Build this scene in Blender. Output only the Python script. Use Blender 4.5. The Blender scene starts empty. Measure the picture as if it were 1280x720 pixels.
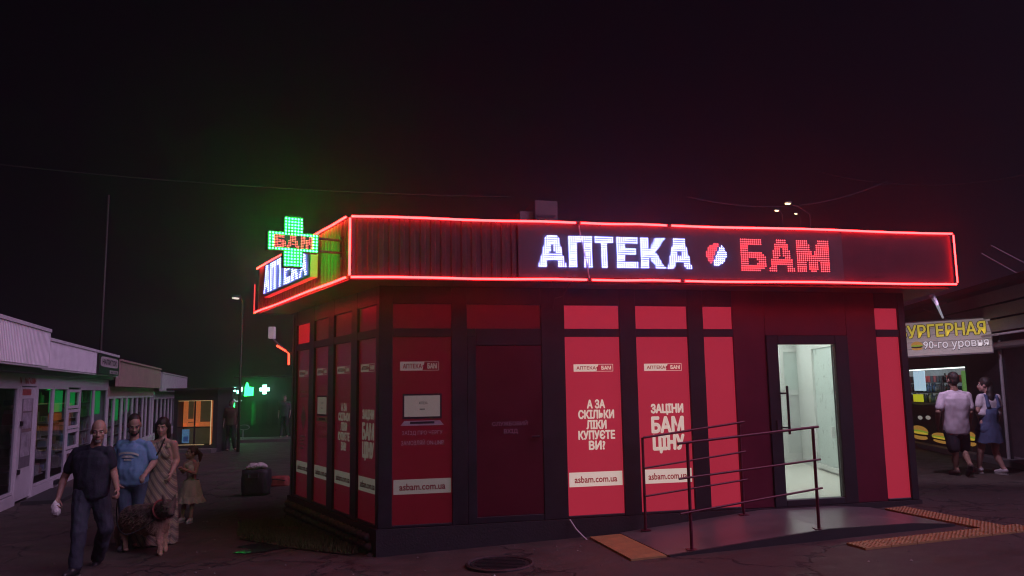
import bpy, bmesh, math, random
import numpy as np
from mathutils import Vector, Matrix, noise

random.seed(7)
SC = bpy.context.scene
COL = SC.collection

# ------------------------------------------------------------------ camera
FPX, PCX, PCY, CAM_H = 970.0, 640.0, 360.0, 1.52
PITCH, ROLL = math.atan(125.8 / FPX), -0.0155
_F = np.array([0, math.cos(PITCH), math.sin(PITCH)])
_U0 = np.array([0, -math.sin(PITCH), math.cos(PITCH)])
_R0 = np.array([1.0, 0, 0])
_R = _R0 * math.cos(ROLL) + _U0 * math.sin(ROLL)
_U = -_R0 * math.sin(ROLL) + _U0 * math.cos(ROLL)
CAM = np.array([0, 0, CAM_H])
cam_data = bpy.data.cameras.new("camera")
cam = bpy.data.objects.new("camera", cam_data)
COL.objects.link(cam)
cam_data.sensor_width = 36.0
cam_data.lens = FPX / 1280.0 * 36.0
cam_data.clip_end = 2000
cam.matrix_world = Matrix((( _R[0], _U[0], -_F[0], 0), (_R[1], _U[1], -_F[1], 0), (_R[2], _U[2], -_F[2], CAM_H), (0, 0, 0, 1)))
SC.camera = cam

# ------------------------------------------------------------------ night sky, faint skyglow, exposure
world = bpy.data.worlds.new("World")
SC.world = world
world.use_nodes = True
wn = world.node_tree
wn.nodes.clear()
_out = wn.nodes.new("ShaderNodeOutputWorld")
_bg = wn.nodes.new("ShaderNodeBackground")
_sky = wn.nodes.new("ShaderNodeTexSky")
_sky.sky_type = 'NISHITA'
_sky.sun_disc = False
_sky.sun_elevation = math.radians(-12)
_sky.sun_rotation = math.radians(130)
_mx = wn.nodes.new("ShaderNodeMix"); _mx.data_type = 'RGBA'; _mx.blend_type = 'ADD'
_mx.inputs[0].default_value = 1.0
_mx.inputs[7].default_value = (0.020, 0.006, 0.030, 1)      # city skyglow
wn.links.new(_sky.outputs[0], _mx.inputs[6])
wn.links.new(_mx.outputs[2], _bg.inputs[0])
_bg.inputs[1].default_value = 0.05
wn.links.new(_bg.outputs[0], _out.inputs[0])
sun_data = bpy.data.lights.new("fill_sun", 'SUN')  # soft purple fill standing in for unseen street lamps behind the camera
sun_data.energy = 1.65
sun_data.angle = math.radians(50)
sun_data.color = (0.88, 0.54, 1.0)
sun = bpy.data.objects.new("fill_sun", sun_data)
COL.objects.link(sun)
sun.rotation_euler = Vector((-0.68, 0.32, -0.66)).to_track_quat('-Z', 'Y').to_euler()

SC.view_settings.view_transform = 'Standard'
SC.view_settings.look = 'None'
SC.view_settings.exposure = 0.0
SC.view_settings.gamma = 1.0
SC.view_settings.use_curve_mapping = False
SC.cycles.use_denoising = True
SC.cycles.use_adaptive_sampling = False
SC.cycles.filter_width = 1.1
SC.cycles.max_bounces = 7
SC.cycles.diffuse_bounces = 3
SC.cycles.glossy_bounces = 3
SC.cycles.transmission_bounces = 4
SC.cycles.transparent_max_bounces = 12
SC.cycles.volume_bounces = 0
SC.cycles.sample_clamp_indirect = 4.0
SC.cycles.caustics_reflective = False
SC.cycles.caustics_refractive = False

# ------------------------------------------------------------------ photo geometry helpers (pixel of the 1280x720 photo -> direction; distance from what it touches)
K = 0.95
def ray(x, y): return _F + _R * (x - PCX) / FPX - _U * (y - PCY) / FPX
def on_z(x, y, z):
    d = ray(x, y); return CAM + d * (z - CAM_H) / d[2]
def on_plane(x, y, P, n):
    d = ray(x, y); return CAM + d * (np.dot(np.asarray(P) - CAM, n) / np.dot(d, n))
def at_depth(x, y, Y):
    d = ray(x, y); return CAM + d * Y / d[1]
def ground_z(X):
    return float(np.interp(X, [-5.7, 7.1], [-0.475, -0.02]))
def on_ground(x, y):
    z = -0.3
    for _ in range(30):
        P = on_z(x, y, z); z = ground_z(P[0])
    return P

# ------------------------------------------------------------------ mesh building helpers
class MB:
    def __init__(s): s.v = []; s.f = []; s.mi = []; s.m = 0
    def add(s, vs, fs):
        o = len(s.v); s.v.extend([tuple(float(c) for c in p) for p in vs])
        for q in fs: s.f.append([i + o for i in q]); s.mi.append(s.m)
        return s
    def hexa(s, b, t):          # 4 bottom points, 4 top points (counter-clockwise from above)
        return s.add(list(b) + list(t), [(3, 2, 1, 0), (4, 5, 6, 7), (0, 1, 5, 4), (1, 2, 6, 5), (2, 3, 7, 6), (3, 0, 4, 7)])
    def box(s, x0, x1, y0, y1, z0, z1):
        return s.hexa([(x0, y0, z0), (x1, y0, z0), (x1, y1, z0), (x0, y1, z0)], [(x0, y0, z1), (x1, y0, z1), (x1, y1, z1), (x0, y1, z1)])
    def fbox(s, F, a0, a1, o0, o1, z0, z1):   # box in a facade frame F(a, o, z); bevel-free
        return s.hexa([F(a0, o1, z0), F(a1, o1, z0), F(a1, o0, z0), F(a0, o0, z0)], [F(a0, o1, z1), F(a1, o1, z1), F(a1, o0, z1), F(a0, o0, z1)])
    def prism(s, pts, z0, z1):
        n = len(pts); o = [(p[0], p[1], z0 if len(p) < 3 else p[2]) for p in pts]
        return s.add(o + [(p[0], p[1], z1) for p in pts], [tuple(range(n - 1, -1, -1)), tuple(range(n, 2 * n))] + [(i, (i + 1) % n, n + (i + 1) % n, n + i) for i in range(n)])
    def tube(s, pts, r, n=8, r1=None, caps=True):
        pts = [Vector(p) for p in pts]; k = len(pts); rs = [r + ((r1 if r1 is not None else r) - r) * i / max(1, k - 1) for i in range(k)] if not isinstance(r, (list, tuple)) else r
        vs = []; up = None
        for i, p in enumerate(pts):
            t = (pts[min(k - 1, i + 1)] - pts[max(0, i - 1)]).normalized()
            if up is None or abs(up.dot(t)) > .98: up = Vector((0, 0, 1)) if abs(t.z) < .9 else Vector((0, 1, 0))
            a = t.cross(up).normalized(); b = a.cross(t).normalized(); up = b
            for j in range(n):
                w = 2 * math.pi * (j + .5) / n
                vs.append(p + a * (rs[i] * math.cos(w)) + b * (rs[i] * math.sin(w)))
        fs = [(i * n + j, i * n + (j + 1) % n, (i + 1) * n + (j + 1) % n, (i + 1) * n + j) for i in range(k - 1) for j in range(n)]
        if caps: fs += [tuple(range(n - 1, -1, -1)), tuple(range((k - 1) * n, k * n))]
        return s.add(vs, fs)
    def ell(s, c, r, n=14, k=9, M=None):
        c = Vector(c); vs = []
        for i in range(k + 1):
            a = math.pi * i / k
            for j in range(n):
                b = 2 * math.pi * j / n
                p = Vector((r[0] * math.sin(a) * math.cos(b), r[1] * math.sin(a) * math.sin(b), r[2] * math.cos(a)))
                vs.append(c + (M @ p if M else p))
        fs = [(i * n + j, (i + 1) * n + j, (i + 1) * n + (j + 1) % n, i * n + (j + 1) % n) for i in range(k) for j in range(n)]
        return s.add(vs, fs)
    def cap(s, p0, r0, p1, r1, n=12):
        p0, p1 = Vector(p0), Vector(p1); t = (p1 - p0).normalized()
        pts = []; rs = []
        for a in (80, 60, 40, 20, 0): pts.append(p0 - t * r0 * math.sin(math.radians(a))); rs.append(r0 * math.cos(math.radians(a)))
        for a in (0, 20, 40, 60, 80): pts.append(p1 + t * r1 * math.sin(math.radians(a))); rs.append(r1 * math.cos(math.radians(a)))
        return s.tube(pts, rs, n)
    def mesh(s, name, mats=(), smooth=False, clean=False):
        me = bpy.data.meshes.new(name)
        me.from_pydata(s.v, [], s.f)
        for m in (mats if isinstance(mats, (list, tuple)) else [mats]): me.materials.append(m)
        if any(s.mi): me.polygons.foreach_set("material_index", s.mi)
        if clean:
            bm = bmesh.new(); bm.from_mesh(me); bmesh.ops.remove_doubles(bm, verts=bm.verts, dist=1e-5)
            bmesh.ops.recalc_face_normals(bm, faces=bm.faces); bm.to_mesh(me); bm.free()
        if smooth: me.polygons.foreach_set("use_smooth", [True] * len(me.polygons))
        me.update()
        return me
    def build(s, name, mats, parent=None, smooth=False, clean=False):
        return link(name, s.mesh(name, mats, smooth, clean), parent)

def link(name, me, parent=None):
    o = bpy.data.objects.new(name, me); COL.objects.link(o)
    if parent is not None: put_under(o, parent)
    return o
ORIGIN = {}
def put_under(o, parent):
    o.parent = parent
    w = ORIGIN.get(parent.name, Matrix.Identity(4))
    o.matrix_parent_inverse = w.inverted()
    ORIGIN[o.name] = Matrix.Identity(4)
def thing(name, label, cat, loc=(0, 0, 0), group=None):
    o = bpy.data.objects.new(name, None); COL.objects.link(o)
    o.location = Vector([float(c) for c in loc]); o.empty_display_size = .1
    ORIGIN[o.name] = Matrix.Translation(o.location)
    return tag(o, label, cat, group)
def tag(o, label, cat, group=None):
    o["label"] = label; o["category"] = cat
    if group: o["group"] = group
    return o
def structure(o): o["kind"] = "structure"; return o
def stuff(o): o["kind"] = "stuff"; return o
def bevel(o, w=.006, seg=1):
    m = o.modifiers.new("bevel", 'BEVEL'); m.width = w; m.segments = seg; m.limit_method = 'ANGLE'; return o

# ------------------------------------------------------------------ materials
MATS = {}
def mat(name, col, rough=.6, metal=0.0, emit=None, es=0.0, var=.15, scale=6.0, bump=0.0, bscale=40.0, alpha=1.0, spec=.5, coat=0.0, sampling=None, stretch=None):
    if name in MATS: return MATS[name]
    m = bpy.data.materials.new(name); m.use_nodes = True; MATS[name] = m
    t = m.node_tree; b = t.nodes["Principled BSDF"]
    b.inputs["Roughness"].default_value = rough; b.inputs["Metallic"].default_value = metal
    b.inputs["Specular IOR Level"].default_value = spec; b.inputs["Coat Weight"].default_value = coat
    b.inputs["Base Color"].default_value = (*col, 1)
    tc = t.nodes.new("ShaderNodeTexCoord")
    vec = tc.outputs["Object"]
    if stretch:
        mp = t.nodes.new("ShaderNodeMapping"); mp.inputs["Scale"].default_value = stretch
        t.links.new(vec, mp.inputs[0]); vec = mp.outputs[0]
    if var > 0:
        n = t.nodes.new("ShaderNodeTexNoise"); n.inputs["Scale"].default_value = scale; n.inputs["Detail"].default_value = 6; n.inputs["Roughness"].default_value = .65
        t.links.new(vec, n.inputs["Vector"])
        r = t.nodes.new("ShaderNodeValToRGB")
        r.color_ramp.elements[0].position = .3; r.color_ramp.elements[1].position = .72
        r.color_ramp.elements[0].color = (*[max(0, c * (1 - var)) for c in col], 1)
        r.color_ramp.elements[1].color = (*[min(1, c * (1 + var)) for c in col], 1)
        t.links.new(n.outputs[0], r.inputs[0]); t.links.new(r.outputs[0], b.inputs["Base Color"])
        rr = t.nodes.new("ShaderNodeMapRange"); rr.inputs[3].default_value = max(.03, rough - .12); rr.inputs[4].default_value = min(1, rough + .12)
        t.links.new(n.outputs[0], rr.inputs[0]); t.links.new(rr.outputs[0], b.inputs["Roughness"])
    if bump > 0:
        n2 = t.nodes.new("ShaderNodeTexNoise"); n2.inputs["Scale"].default_value = bscale; n2.inputs["Detail"].default_value = 4
        t.links.new(vec, n2.inputs["Vector"])
        bp = t.nodes.new("ShaderNodeBump"); bp.inputs["Strength"].default_value = bump; bp.inputs["Distance"].default_value = .02
        t.links.new(n2.outputs[0], bp.inputs["Height"]); t.links.new(bp.outputs[0], b.inputs["Normal"])
    if emit:
        b.inputs["Emission Color"].default_value = (*emit, 1); b.inputs["Emission Strength"].default_value = es
        if sampling: m.cycles.emission_sampling = sampling
    return m
def glass(name, tint=(.9, .95, .95), refl=.12, fres=.9):
    if name in MATS: return MATS[name]
    m = bpy.data.materials.new(name); m.use_nodes = True; MATS[name] = m
    t = m.node_tree; t.nodes.clear()
    o = t.nodes.new("ShaderNodeOutputMaterial"); mx = t.nodes.new("ShaderNodeMixShader")
    tr = t.nodes.new("ShaderNodeBsdfTransparent"); gl = t.nodes.new("ShaderNodeBsdfGlossy")
    tr.inputs[0].default_value = (*tint, 1); gl.inputs["Roughness"].default_value = .03
    fr = t.nodes.new("ShaderNodeFresnel"); fr.inputs[0].default_value = 1.5
    ad = t.nodes.new("ShaderNodeMath"); ad.operation = 'MULTIPLY_ADD'; ad.inputs[1].default_value = fres; ad.inputs[2].default_value = refl * .3
    t.links.new(fr.outputs[0], ad.inputs[0]); t.links.new(ad.outputs[0], mx.inputs[0])
    t.links.new(tr.outputs[0], mx.inputs[1]); t.links.new(gl.outputs[0], mx.inputs[2]); t.links.new(mx.outputs[0], o.inputs[0])
    return m

def asphalt():
    m = bpy.data.materials.new("asphalt"); m.use_nodes = True
    t = m.node_tree; b = t.nodes["Principled BSDF"]; tc = t.nodes.new("ShaderNodeTexCoord"); P = tc.outputs["Object"]
    def tex(kind, **kw):
        n = t.nodes.new(kind)
        for k, v in kw.items():
            if k in n.inputs: n.inputs[k].default_value = v
        t.links.new(P, n.inputs["Vector"]); return n
    big = tex("ShaderNodeTexNoise", Scale=.35, Detail=5); mid = tex("ShaderNodeTexNoise", Scale=3.1, Detail=6); fine = tex("ShaderNodeTexNoise", Scale=55, Detail=3)
    r = t.nodes.new("ShaderNodeValToRGB")
    r.color_ramp.elements[0].position = .32; r.color_ramp.elements[0].color = (.038, .027, .021, 1)
    r.color_ramp.elements[1].position = .68; r.color_ramp.elements[1].color = (.082, .060, .048, 1)
    a = t.nodes.new("ShaderNodeMath"); a.operation = 'MULTIPLY_ADD'; a.inputs[1].default_value = .45
    t.links.new(mid.outputs[0], a.inputs[0])
    a2 = t.nodes.new("ShaderNodeMath"); a2.operation = 'MULTIPLY'; a2.inputs[1].default_value = .55; t.links.new(big.outputs[0], a2.inputs[0]); t.links.new(a2.outputs[0], a.inputs[2])
    t.links.new(a.outputs[0], r.inputs[0])
    # cracks: warped cell borders, only in some places
    wv = t.nodes.new("ShaderNodeVectorMath"); wv.operation = 'MULTIPLY_ADD'; wv.inputs[1].default_value = (.7, .7, .7)
    t.links.new(mid.outputs[1], wv.inputs[0]); t.links.new(P, wv.inputs[2])
    vo = t.nodes.new("ShaderNodeTexVoronoi"); vo.feature = 'DISTANCE_TO_EDGE'; vo.inputs["Scale"].default_value = .62; t.links.new(wv.outputs[0], vo.inputs["Vector"])
    cr = t.nodes.new("ShaderNodeMapRange"); cr.inputs[1].default_value = 0; cr.inputs[2].default_value = .022; t.links.new(vo.outputs[0], cr.inputs[0])
    mk = t.nodes.new("ShaderNodeMapRange"); mk.inputs[1].default_value = .50; mk.inputs[2].default_value = .60; t.links.new(big.outputs[0], mk.inputs[0])
    mxk = t.nodes.new("ShaderNodeMath"); mxk.operation = 'MAXIMUM'; t.links.new(cr.outputs[0], mxk.inputs[0]); t.links.new(mk.outputs[0], mxk.inputs[1])
    mc = t.nodes.new("ShaderNodeMix"); mc.data_type = 'RGBA'; mc.inputs[6].default_value = (.007, .006, .006, 1)
    t.links.new(mxk.outputs[0], mc.inputs[0]); t.links.new(r.outputs[0], mc.inputs[7]); 
    # pale grit
    gr = t.nodes.new("ShaderNodeMapRange"); gr.inputs[1].default_value = .66; gr.inputs[2].default_value = .74; t.links.new(fine.outputs[0], gr.inputs[0])
    mg = t.nodes.new("ShaderNodeMix"); mg.data_type = 'RGBA'; mg.inputs[7].default_value = (.16, .15, .14, 1)
    t.links.new(gr.outputs[0], mg.inputs[0]); t.links.new(mc.outputs[2], mg.inputs[6]); t.links.new(mg.outputs[2], b.inputs["Base Color"])
    rr = t.nodes.new("ShaderNodeMapRange"); rr.inputs[1].default_value = .3; rr.inputs[2].default_value = .7; rr.inputs[3].default_value = .55; rr.inputs[4].default_value = .92
    t.links.new(mid.outputs[0], rr.inputs[0]); t.links.new(rr.outputs[0], b.inputs["Roughness"])
    hs = t.nodes.new("ShaderNodeMath"); hs.operation = 'MULTIPLY_ADD'; hs.inputs[1].default_value = .25; t.links.new(fine.outputs[0], hs.inputs[0])
    hm = t.nodes.new("ShaderNodeMath"); hm.operation = 'MULTIPLY_ADD'; hm.inputs[1].default_value = 1.2; t.links.new(mxk.outputs[0], hm.inputs[0]); t.links.new(mid.outputs[0], hm.inputs[2])
    t.links.new(hm.outputs[0], hs.inputs[2])
    bp = t.nodes.new("ShaderNodeBump"); bp.inputs["Strength"].default_value = .55; bp.inputs["Distance"].default_value = .02
    t.links.new(hs.outputs[0], bp.inputs["Height"]); t.links.new(bp.outputs[0], b.inputs["Normal"])
    return m

FRAME = mat("anthracite_aluminium", (.022, .022, .028), .42, .3, var=.25, bump=.05)
FILM_DARK = mat("red_film", (.085, .002, .008), .32, emit=(.80, .028, .07), es=.044, var=.16, scale=1.6, bump=.06, bscale=3, spec=.5)  # faint glow put into the film to lift the unlit panels
CREAM = mat("cream_print", (.24, .23, .19), .5, emit=(.8, .75, .62), es=.085, var=.06)  # same faint glow in the print on the unlit panels
INK = mat("dark_red_print", (.22, .01, .03), .5, var=.05)
FILM_LIT = mat("backlit_red_film", (.12, .004, .012), .35, emit=(.80, .042, .090), es=.40, var=.2, scale=1.6, bump=.06, bscale=3)
CREAM_LIT = mat("backlit_cream_print", (.72, .70, .58), .5, emit=(.80, .66, .50), es=.5, var=.06)
INK_LIT = mat("backlit_dark_red_print", (.22, .01, .03), .5, emit=(.33, .012, .03), es=.5, var=.05)
MAROON = mat("maroon_composite_panel", (.12, .003, .024), .38, .1, var=.18, scale=3)
DARKMETAL = mat("dark_sheet_metal", (.050, .048, .056), .45, .5, var=.3, scale=8, bump=.08)
FASCIA_M = mat("dark_fascia_sheet", (.06, .010, .024), .42, .35, var=.25, scale=5)
SOFFIT_M = mat("soffit_sheet", (.06, .056, .066), .5, .2, var=.2)
NEON = mat("red_neon_tube", (.5, .02, .02), .4, emit=(1.0, .018, .019), es=22.0, var=0)
LEDW = mat("white_led", (.8, .8, .8), .4, emit=(.27, .29, 1.0), es=22.0, var=0, sampling='FRONT')
LEDR = mat("red_led", (.6, .05, .05), .4, emit=(1.0, .055, .07), es=5.0, var=0, sampling='FRONT')
LEDRS = mat("pale_red_led", (.6, .05, .05), .4, emit=(1.0, .10, .12), es=3.0, var=0, sampling='FRONT')
LEDG = mat("green_led", (.05, .6, .2), .4, emit=(.008, 1.0, .045), es=100.0, var=0, sampling='FRONT')
STEEL_RED = mat("maroon_painted_steel", (.11, .014, .03), .4, .2, var=.25, bump=.06)
CONC = mat("ramp_concrete", (.13, .115, .11), .34, var=.22, scale=2.2, bump=.12, bscale=60)
BLACKRUB = mat("black_edging", (.018, .018, .02), .6, var=.2)
YELLOW = mat("yellow_tactile_tile", (.36, .215, .075), .62, var=.28, scale=7, bump=.12)
WHITEP = mat("white_pvc", (.74, .76, .74), .38, var=.05)
FROST = mat("frosted_pane", (.62, .71, .68), .3, var=.02)
STONE = mat("plinth_stone", (.085, .078, .08), .8, var=.4, scale=14, bump=.4, bscale=50)
GREY = mat("grey_paint", (.30, .29, .30), .5, var=.2)
BLACK = mat("matt_black", (.012, .012, .014), .5, var=.1)
CABLE = mat("black_cable", (.03, .03, .03), .5, var=0)
CABLEL = mat("pale_cable", (.45, .42, .42), .5, var=0)
GLASS = glass("clear_glass")
GLASSD = glass("shop_window_glass", (.80, .82, .84), .12, .16)

# ------------------------------------------------------------------ lettering
_txt = {}
def text_geo(body, bold):
    key = (body, bold)
    if key in _txt: return _txt[key]
    c = bpy.data.curves.new("lettering", 'FONT'); c.body = body; c.size = 1.0; c.align_x = 'LEFT'; c.resolution_u = 2
    o = bpy.data.objects.new("lettering", c); COL.objects.link(o)
    dg = bpy.context.evaluated_depsgraph_get(); me = o.evaluated_get(dg).to_mesh()
    V = np.array([v.co[:2] for v in me.vertices]); Fc = [list(p.vertices) for p in me.polygons]
    o.evaluated_get(dg).to_mesh_clear(); bpy.data.objects.remove(o); bpy.data.curves.remove(c)
    lo, hi = V.min(0), V.max(0)
    _txt[key] = (V, Fc, lo, hi)
    return _txt[key]
def text_on(mb, F, body, a0, a1, z0, z1, o, bold=.0, wob=0):
    """flat lettering filling the rectangle a0..a1, z0..z1 of facade frame F at offset o; bold = extra stroke as part of the height"""
    V, Fc, lo, hi = text_geo(body, 0)
    h = z1 - z0; b = bold * h
    sx = (a1 - a0 - 2 * b) / (hi[0] - lo[0]); sz = (h - 2 * b) / (hi[1] - lo[1])
    shifts = [(0, 0)] if b == 0 else [(b * math.cos(q), b * math.sin(q)) for q in np.linspace(0, 2 * math.pi, 9)[:-1]] + [(0, 0)]
    for i, (dx, dz) in enumerate(shifts):
        mb.add([F(a0 + b + (p[0] - lo[0]) * sx + dx, o + .0003 * i, z0 + b + (p[1] - lo[1]) * sz + dz) for p in V], Fc)
    return mb

# block letters for the LED signs, unit square polygons (outer, holes)
def poly(*p): return list(p)
GLYPH = {
 'А': ([[(0, 0), (.30, 1), (.70, 1), (1, 0), (.72, 0), (.655, .2), (.345, .2), (.28, 0)]], [[(.40, .40), (.60, .40), (.50, .74)]]),
 'П': ([[(0, 0), (0, 1), (1, 1), (1, 0), (.66, 0), (.66, .76), (.34, .76), (.34, 0)]], []),
 'Т': ([[(0, 1), (1, 1), (1, .76), (.66, .76), (.66, 0), (.34, 0), (.34, .76), (0, .76)]], []),
 'Е': ([[(0, 0), (0, 1), (1, 1), (1, .77), (.38, .77), (.38, .62), (.9, .62), (.9, .40), (.38, .40), (.38, .23), (1, .23), (1, 0)]], []),
 'К': ([[(0, 0), (0, 1), (.34, 1), (.34, .62), (.64, 1), (1, 1), (.62, .54), (1, 0), (.64, 0), (.34, .40), (.34, 0)]], []),
 'Б': ([[(0, 0), (0, 1), (.86, 1), (.86, .79), (.34, .79), (.34, .62), (.7, .62), (.92, .54), (1, .40), (1, .22), (.92, .07), (.7, 0)]], [[(.34, .20), (.34, .42), (.58, .42), (.66, .36), (.66, .26), (.58, .20)]]),
 'М': ([[(0, 0), (0, 1), (.34, 1), (.5, .52), (.66, 1), (1, 1), (1, 0), (.73, 0), (.73, .62), (.6, 0), (.4, 0), (.27, .62), (.27, 0)]], []),
}
def inside(p, pg):
    c = False; n = len(pg)
    for i in range(n):
        (x0, y0), (x1, y1) = pg[i], pg[i - 1]
        if (y0 > p[1]) != (y1 > p[1]) and p[0] < (x1 - x0) * (p[1] - y0) / (y1 - y0) + x0: c = not c
    return c
def glyph_has(ch, u, w):
    o, h = GLYPH[ch]
    return any(inside((u, w), g) for g in o) and not any(inside((u, w), g) for g in h)
def led_dots(mb, F, pts, o, r):
    for a, z in pts:
        mb.add([F(a + r * math.cos(q), o, z + r * math.sin(q)) for q in (0.52, 1.57, 2.62, 3.67, 4.71, 5.76)], [(0, 1, 2, 3, 4, 5)])
    return mb
def letter_dots(ch, a0, a1, z0, z1, rows):
    p = (z1 - z0) / rows; cols = max(3, round((a1 - a0) / p)); q = (a1 - a0) / cols
    return [(a0 + (i + .5) * q, z0 + (j + .5) * p) for j in range(rows) for i in range(cols) if glyph_has(ch, (i + .5) / cols, (j + .5) / rows)]
HAZE_D, HAZE_G = 0.008, 0.84

# ================================================================== GROUND
ASPHALT = asphalt()
def make_ground():
    xs = sorted(set([-900, -400, -150, -60, -30, -5.7, 7.1, 30, 60, 150, 400, 900] + [round(x, 2) for x in np.arange(-20, 20.1, .8)]))
    ys = sorted(set([-60, -20, -6, 60, 100, 200, 500, 1200] + [round(y, 2) for y in np.arange(0, 50, 1.0)]))
    mb = MB(); n = len(ys)
    vs = []
    for x in xs:
        for y in ys:
            dz = .012 * noise.noise(Vector((x * .5, y * .5, 3.1))) if -20 < x < 20 and 0 < y < 49 else 0
            vs.append((x, y, ground_z(x) + dz * .6))
    mb.add(vs, [(i * n + j, (i + 1) * n + j, (i + 1) * n + j + 1, i * n + j + 1) for i in range(len(xs) - 1) for j in range(n - 1)])
    o = mb.build("ground", ASPHALT, smooth=True); structure(o)
make_ground()

# ================================================================== PHARMACY frames
_bl = on_z(490, 657.5, 0); _br = on_z(1140, 622, 0)
DV = _br - _bl; DV /= np.linalg.norm(DV); NV = np.array([DV[1], -DV[0], 0.0])
C0 = _bl - .168 * K * DV
LV = ray(47, 495); LV[2] = 0; LV /= np.linalg.norm(LV); NL = np.array([-LV[1], LV[0], 0.0])
ZV = np.array([0, 0, 1.0])
def FW(s, o, z): return C0 + DV * s * K + NV * o * K + ZV * z * K          # front facade, s to the right
def LW(a, o, z): return C0 - LV * a * K + NL * o * K + ZV * z * K          # left facade, a = -distance from the corner
ph = thing("pharmacy_kiosk", "dark flat-roofed pharmacy pavilion with red panels and glowing red neon outline", "pharmacy", FW(3.7, -1.5, 0) + ZV * 0)

def film(F, a0, a1, z0, z1, o=-.035, lit=False, name="window_panel"):
    return MB().fbox(F, a0, a1, o - .02, o, z0, z1).build(name, FILM_LIT if lit else FILM_DARK, ph)
def logo(F, pan, a0, a1, z0, z1, o, lit):
    cr, ink = (CREAM_LIT, INK_LIT) if lit else (CREAM, INK)
    w = a1 - a0; m = a0 + w * .60
    mb = MB(); mb.add([F(a0, o, z0), F(m - .03 * w, o, z0), F(m + .03 * w, o, z1), F(a0, o, z1)], [(0, 1, 2, 3)])
    t = .006 * K
    mb.add([F(m - .03 * w, o, z0), F(a1, o, z0), F(a1, o, z0 + t), F(m - .03 * w, o, z0 + t)], [(0, 1, 2, 3)])
    mb.add([F(m + .03 * w, o, z1 - t), F(a1, o, z1 - t), F(a1, o, z1), F(m + .03 * w, o, z1)], [(0, 1, 2, 3)])
    mb.add([F(a1 - t, o, z0), F(a1, o, z0), F(a1, o, z1), F(a1 - t, o, z1)], [(0, 1, 2, 3)])
    text_on(mb, F, "БАМ", m + .10 * w, a1 - .05 * w, z0 + .022, z1 - .022, o + .001, .05)
    mb.m = 1
    text_on(mb, F, "АПТЕКА", a0 + .07 * w, m - .04 * w, z0 + .026, z1 - .026, o + .0015, .03)
    # little ball between the two words
    mb.add([F(m + .03 * w * math.cos(q), o + .004, (z0 + z1) / 2 + .03 * w * math.sin(q)) for q in np.linspace(0, 6.28, 11)[:-1]], [tuple(range(10))])
    mb.build("logo_print", [cr, ink], pan)
def web_strip(F, pan, a0, a1, z0, z1, o, lit):
    cr, ink = (CREAM_LIT, INK_LIT) if lit else (CREAM, INK)
    mb = MB(); mb.add([F(a0, o, z0), F(a1, o, z0), F(a1, o, z1), F(a0, o, z1)], [(0, 1, 2, 3)])
    mb.m = 1
    h = z1 - z0; w = a1 - a0
    text_on(mb, F, "asbam.com.ua", a0 + .10 * w, a1 - .10 * w, z0 + .26 * h, z1 - .27 * h, o + .0012, .025)
    mb.build("web_address_strip", [cr, ink], pan)
def slogan(F, pan, lines, o, lit):
    mb = MB()
    for body, a0, a1, z0, z1, b in lines: text_on(mb, F, body, a0, a1, z0, z1, o, b)
    mb.build("slogan_lettering", CREAM_LIT if lit else CREAM, pan)
def question(F, pan, a0, a1, zc, o, lit):
    w = a1 - a0; L = []; h = .118; step = .131
    for i, (t, f) in enumerate([("А ЗА", .50), ("СКІЛЬКИ", .98), ("ЛІКИ", .55), ("КУПУЄТЕ", 1.0), ("ВИ?", .45)]):
        z = zc - (i - 2) * step; m = (a0 + a1) / 2
        L.append((t, m - w * f / 2, m + w * f / 2, z - h / 2, z + h / 2, .05))
    slogan(F, pan, L, o, lit)
def bam_price(F, pan, a0, a1, zt, o, lit):
    slogan(F, pan, [("ЗАЦІНИ", a0, a1, zt - .15, zt, .05), ("БАМ", a0, a1, zt - .385, zt - .165, .055), ("ЦІНУ", a0 + .01, a1, zt - .645, zt - .40, .055)], o, lit)
def laptop(F, pan, a0, a1, z0, o):
    w = a1 - a0; mb = MB()
    q = lambda x0, x1, y0, y1, e, tz=0: mb.add([F(a0 + w * x0, o + e, z0 + w * y0), F(a0 + w * x1, o + e, z0 + w * y0), F(a0 + w * (x1 - tz), o + e, z0 + w * y1), F(a0 + w * (x0 + tz), o + e, z0 + w * y1)], [(0, 1, 2, 3)])
    mb.m = 0; q(.05, .95, .15, .72, 0)
    mb.m = 1; q(.09, .91, .20, .68, .0012)
    mb.m = 2; q(0, 1, .0, .11, 0, .09)
    mb.m = 0; q(.22, .78, .04, .09, .0012)
    text_on(mb, F, "АПТЕКА", a0 + w * .42, a0 + w * .62, z0 + w * .48, z0 + w * .54, o + .0024); q(.44, .56, .36, .38, .0024)
    mb.build("laptop_picture", [BLACK, CREAM, mat("grey_print", (.32, .30, .30), .5)], pan)
    m2 = MB()
    text_on(m2, F, "ЗАЇЗД ПРО ЧЕРГУ", a0 + .02, a1 - .02, z0 - .12, z0 - .05, o); text_on(m2, F, "ЗАМОВЛЯЙ ON-LINE!", a0 + .01, a1, z0 - .235, z0 - .165, o)
    m2.build("slogan_lettering", mat("grey_print", (.32, .30, .30), .5), pan)

ZB, ZT, ZTB, ZTT = .0, 2.255, 2.36, 2.665      # panel bottom/top, transom bottom/top
OP = -.033                                      # print just proud of the film
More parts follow.
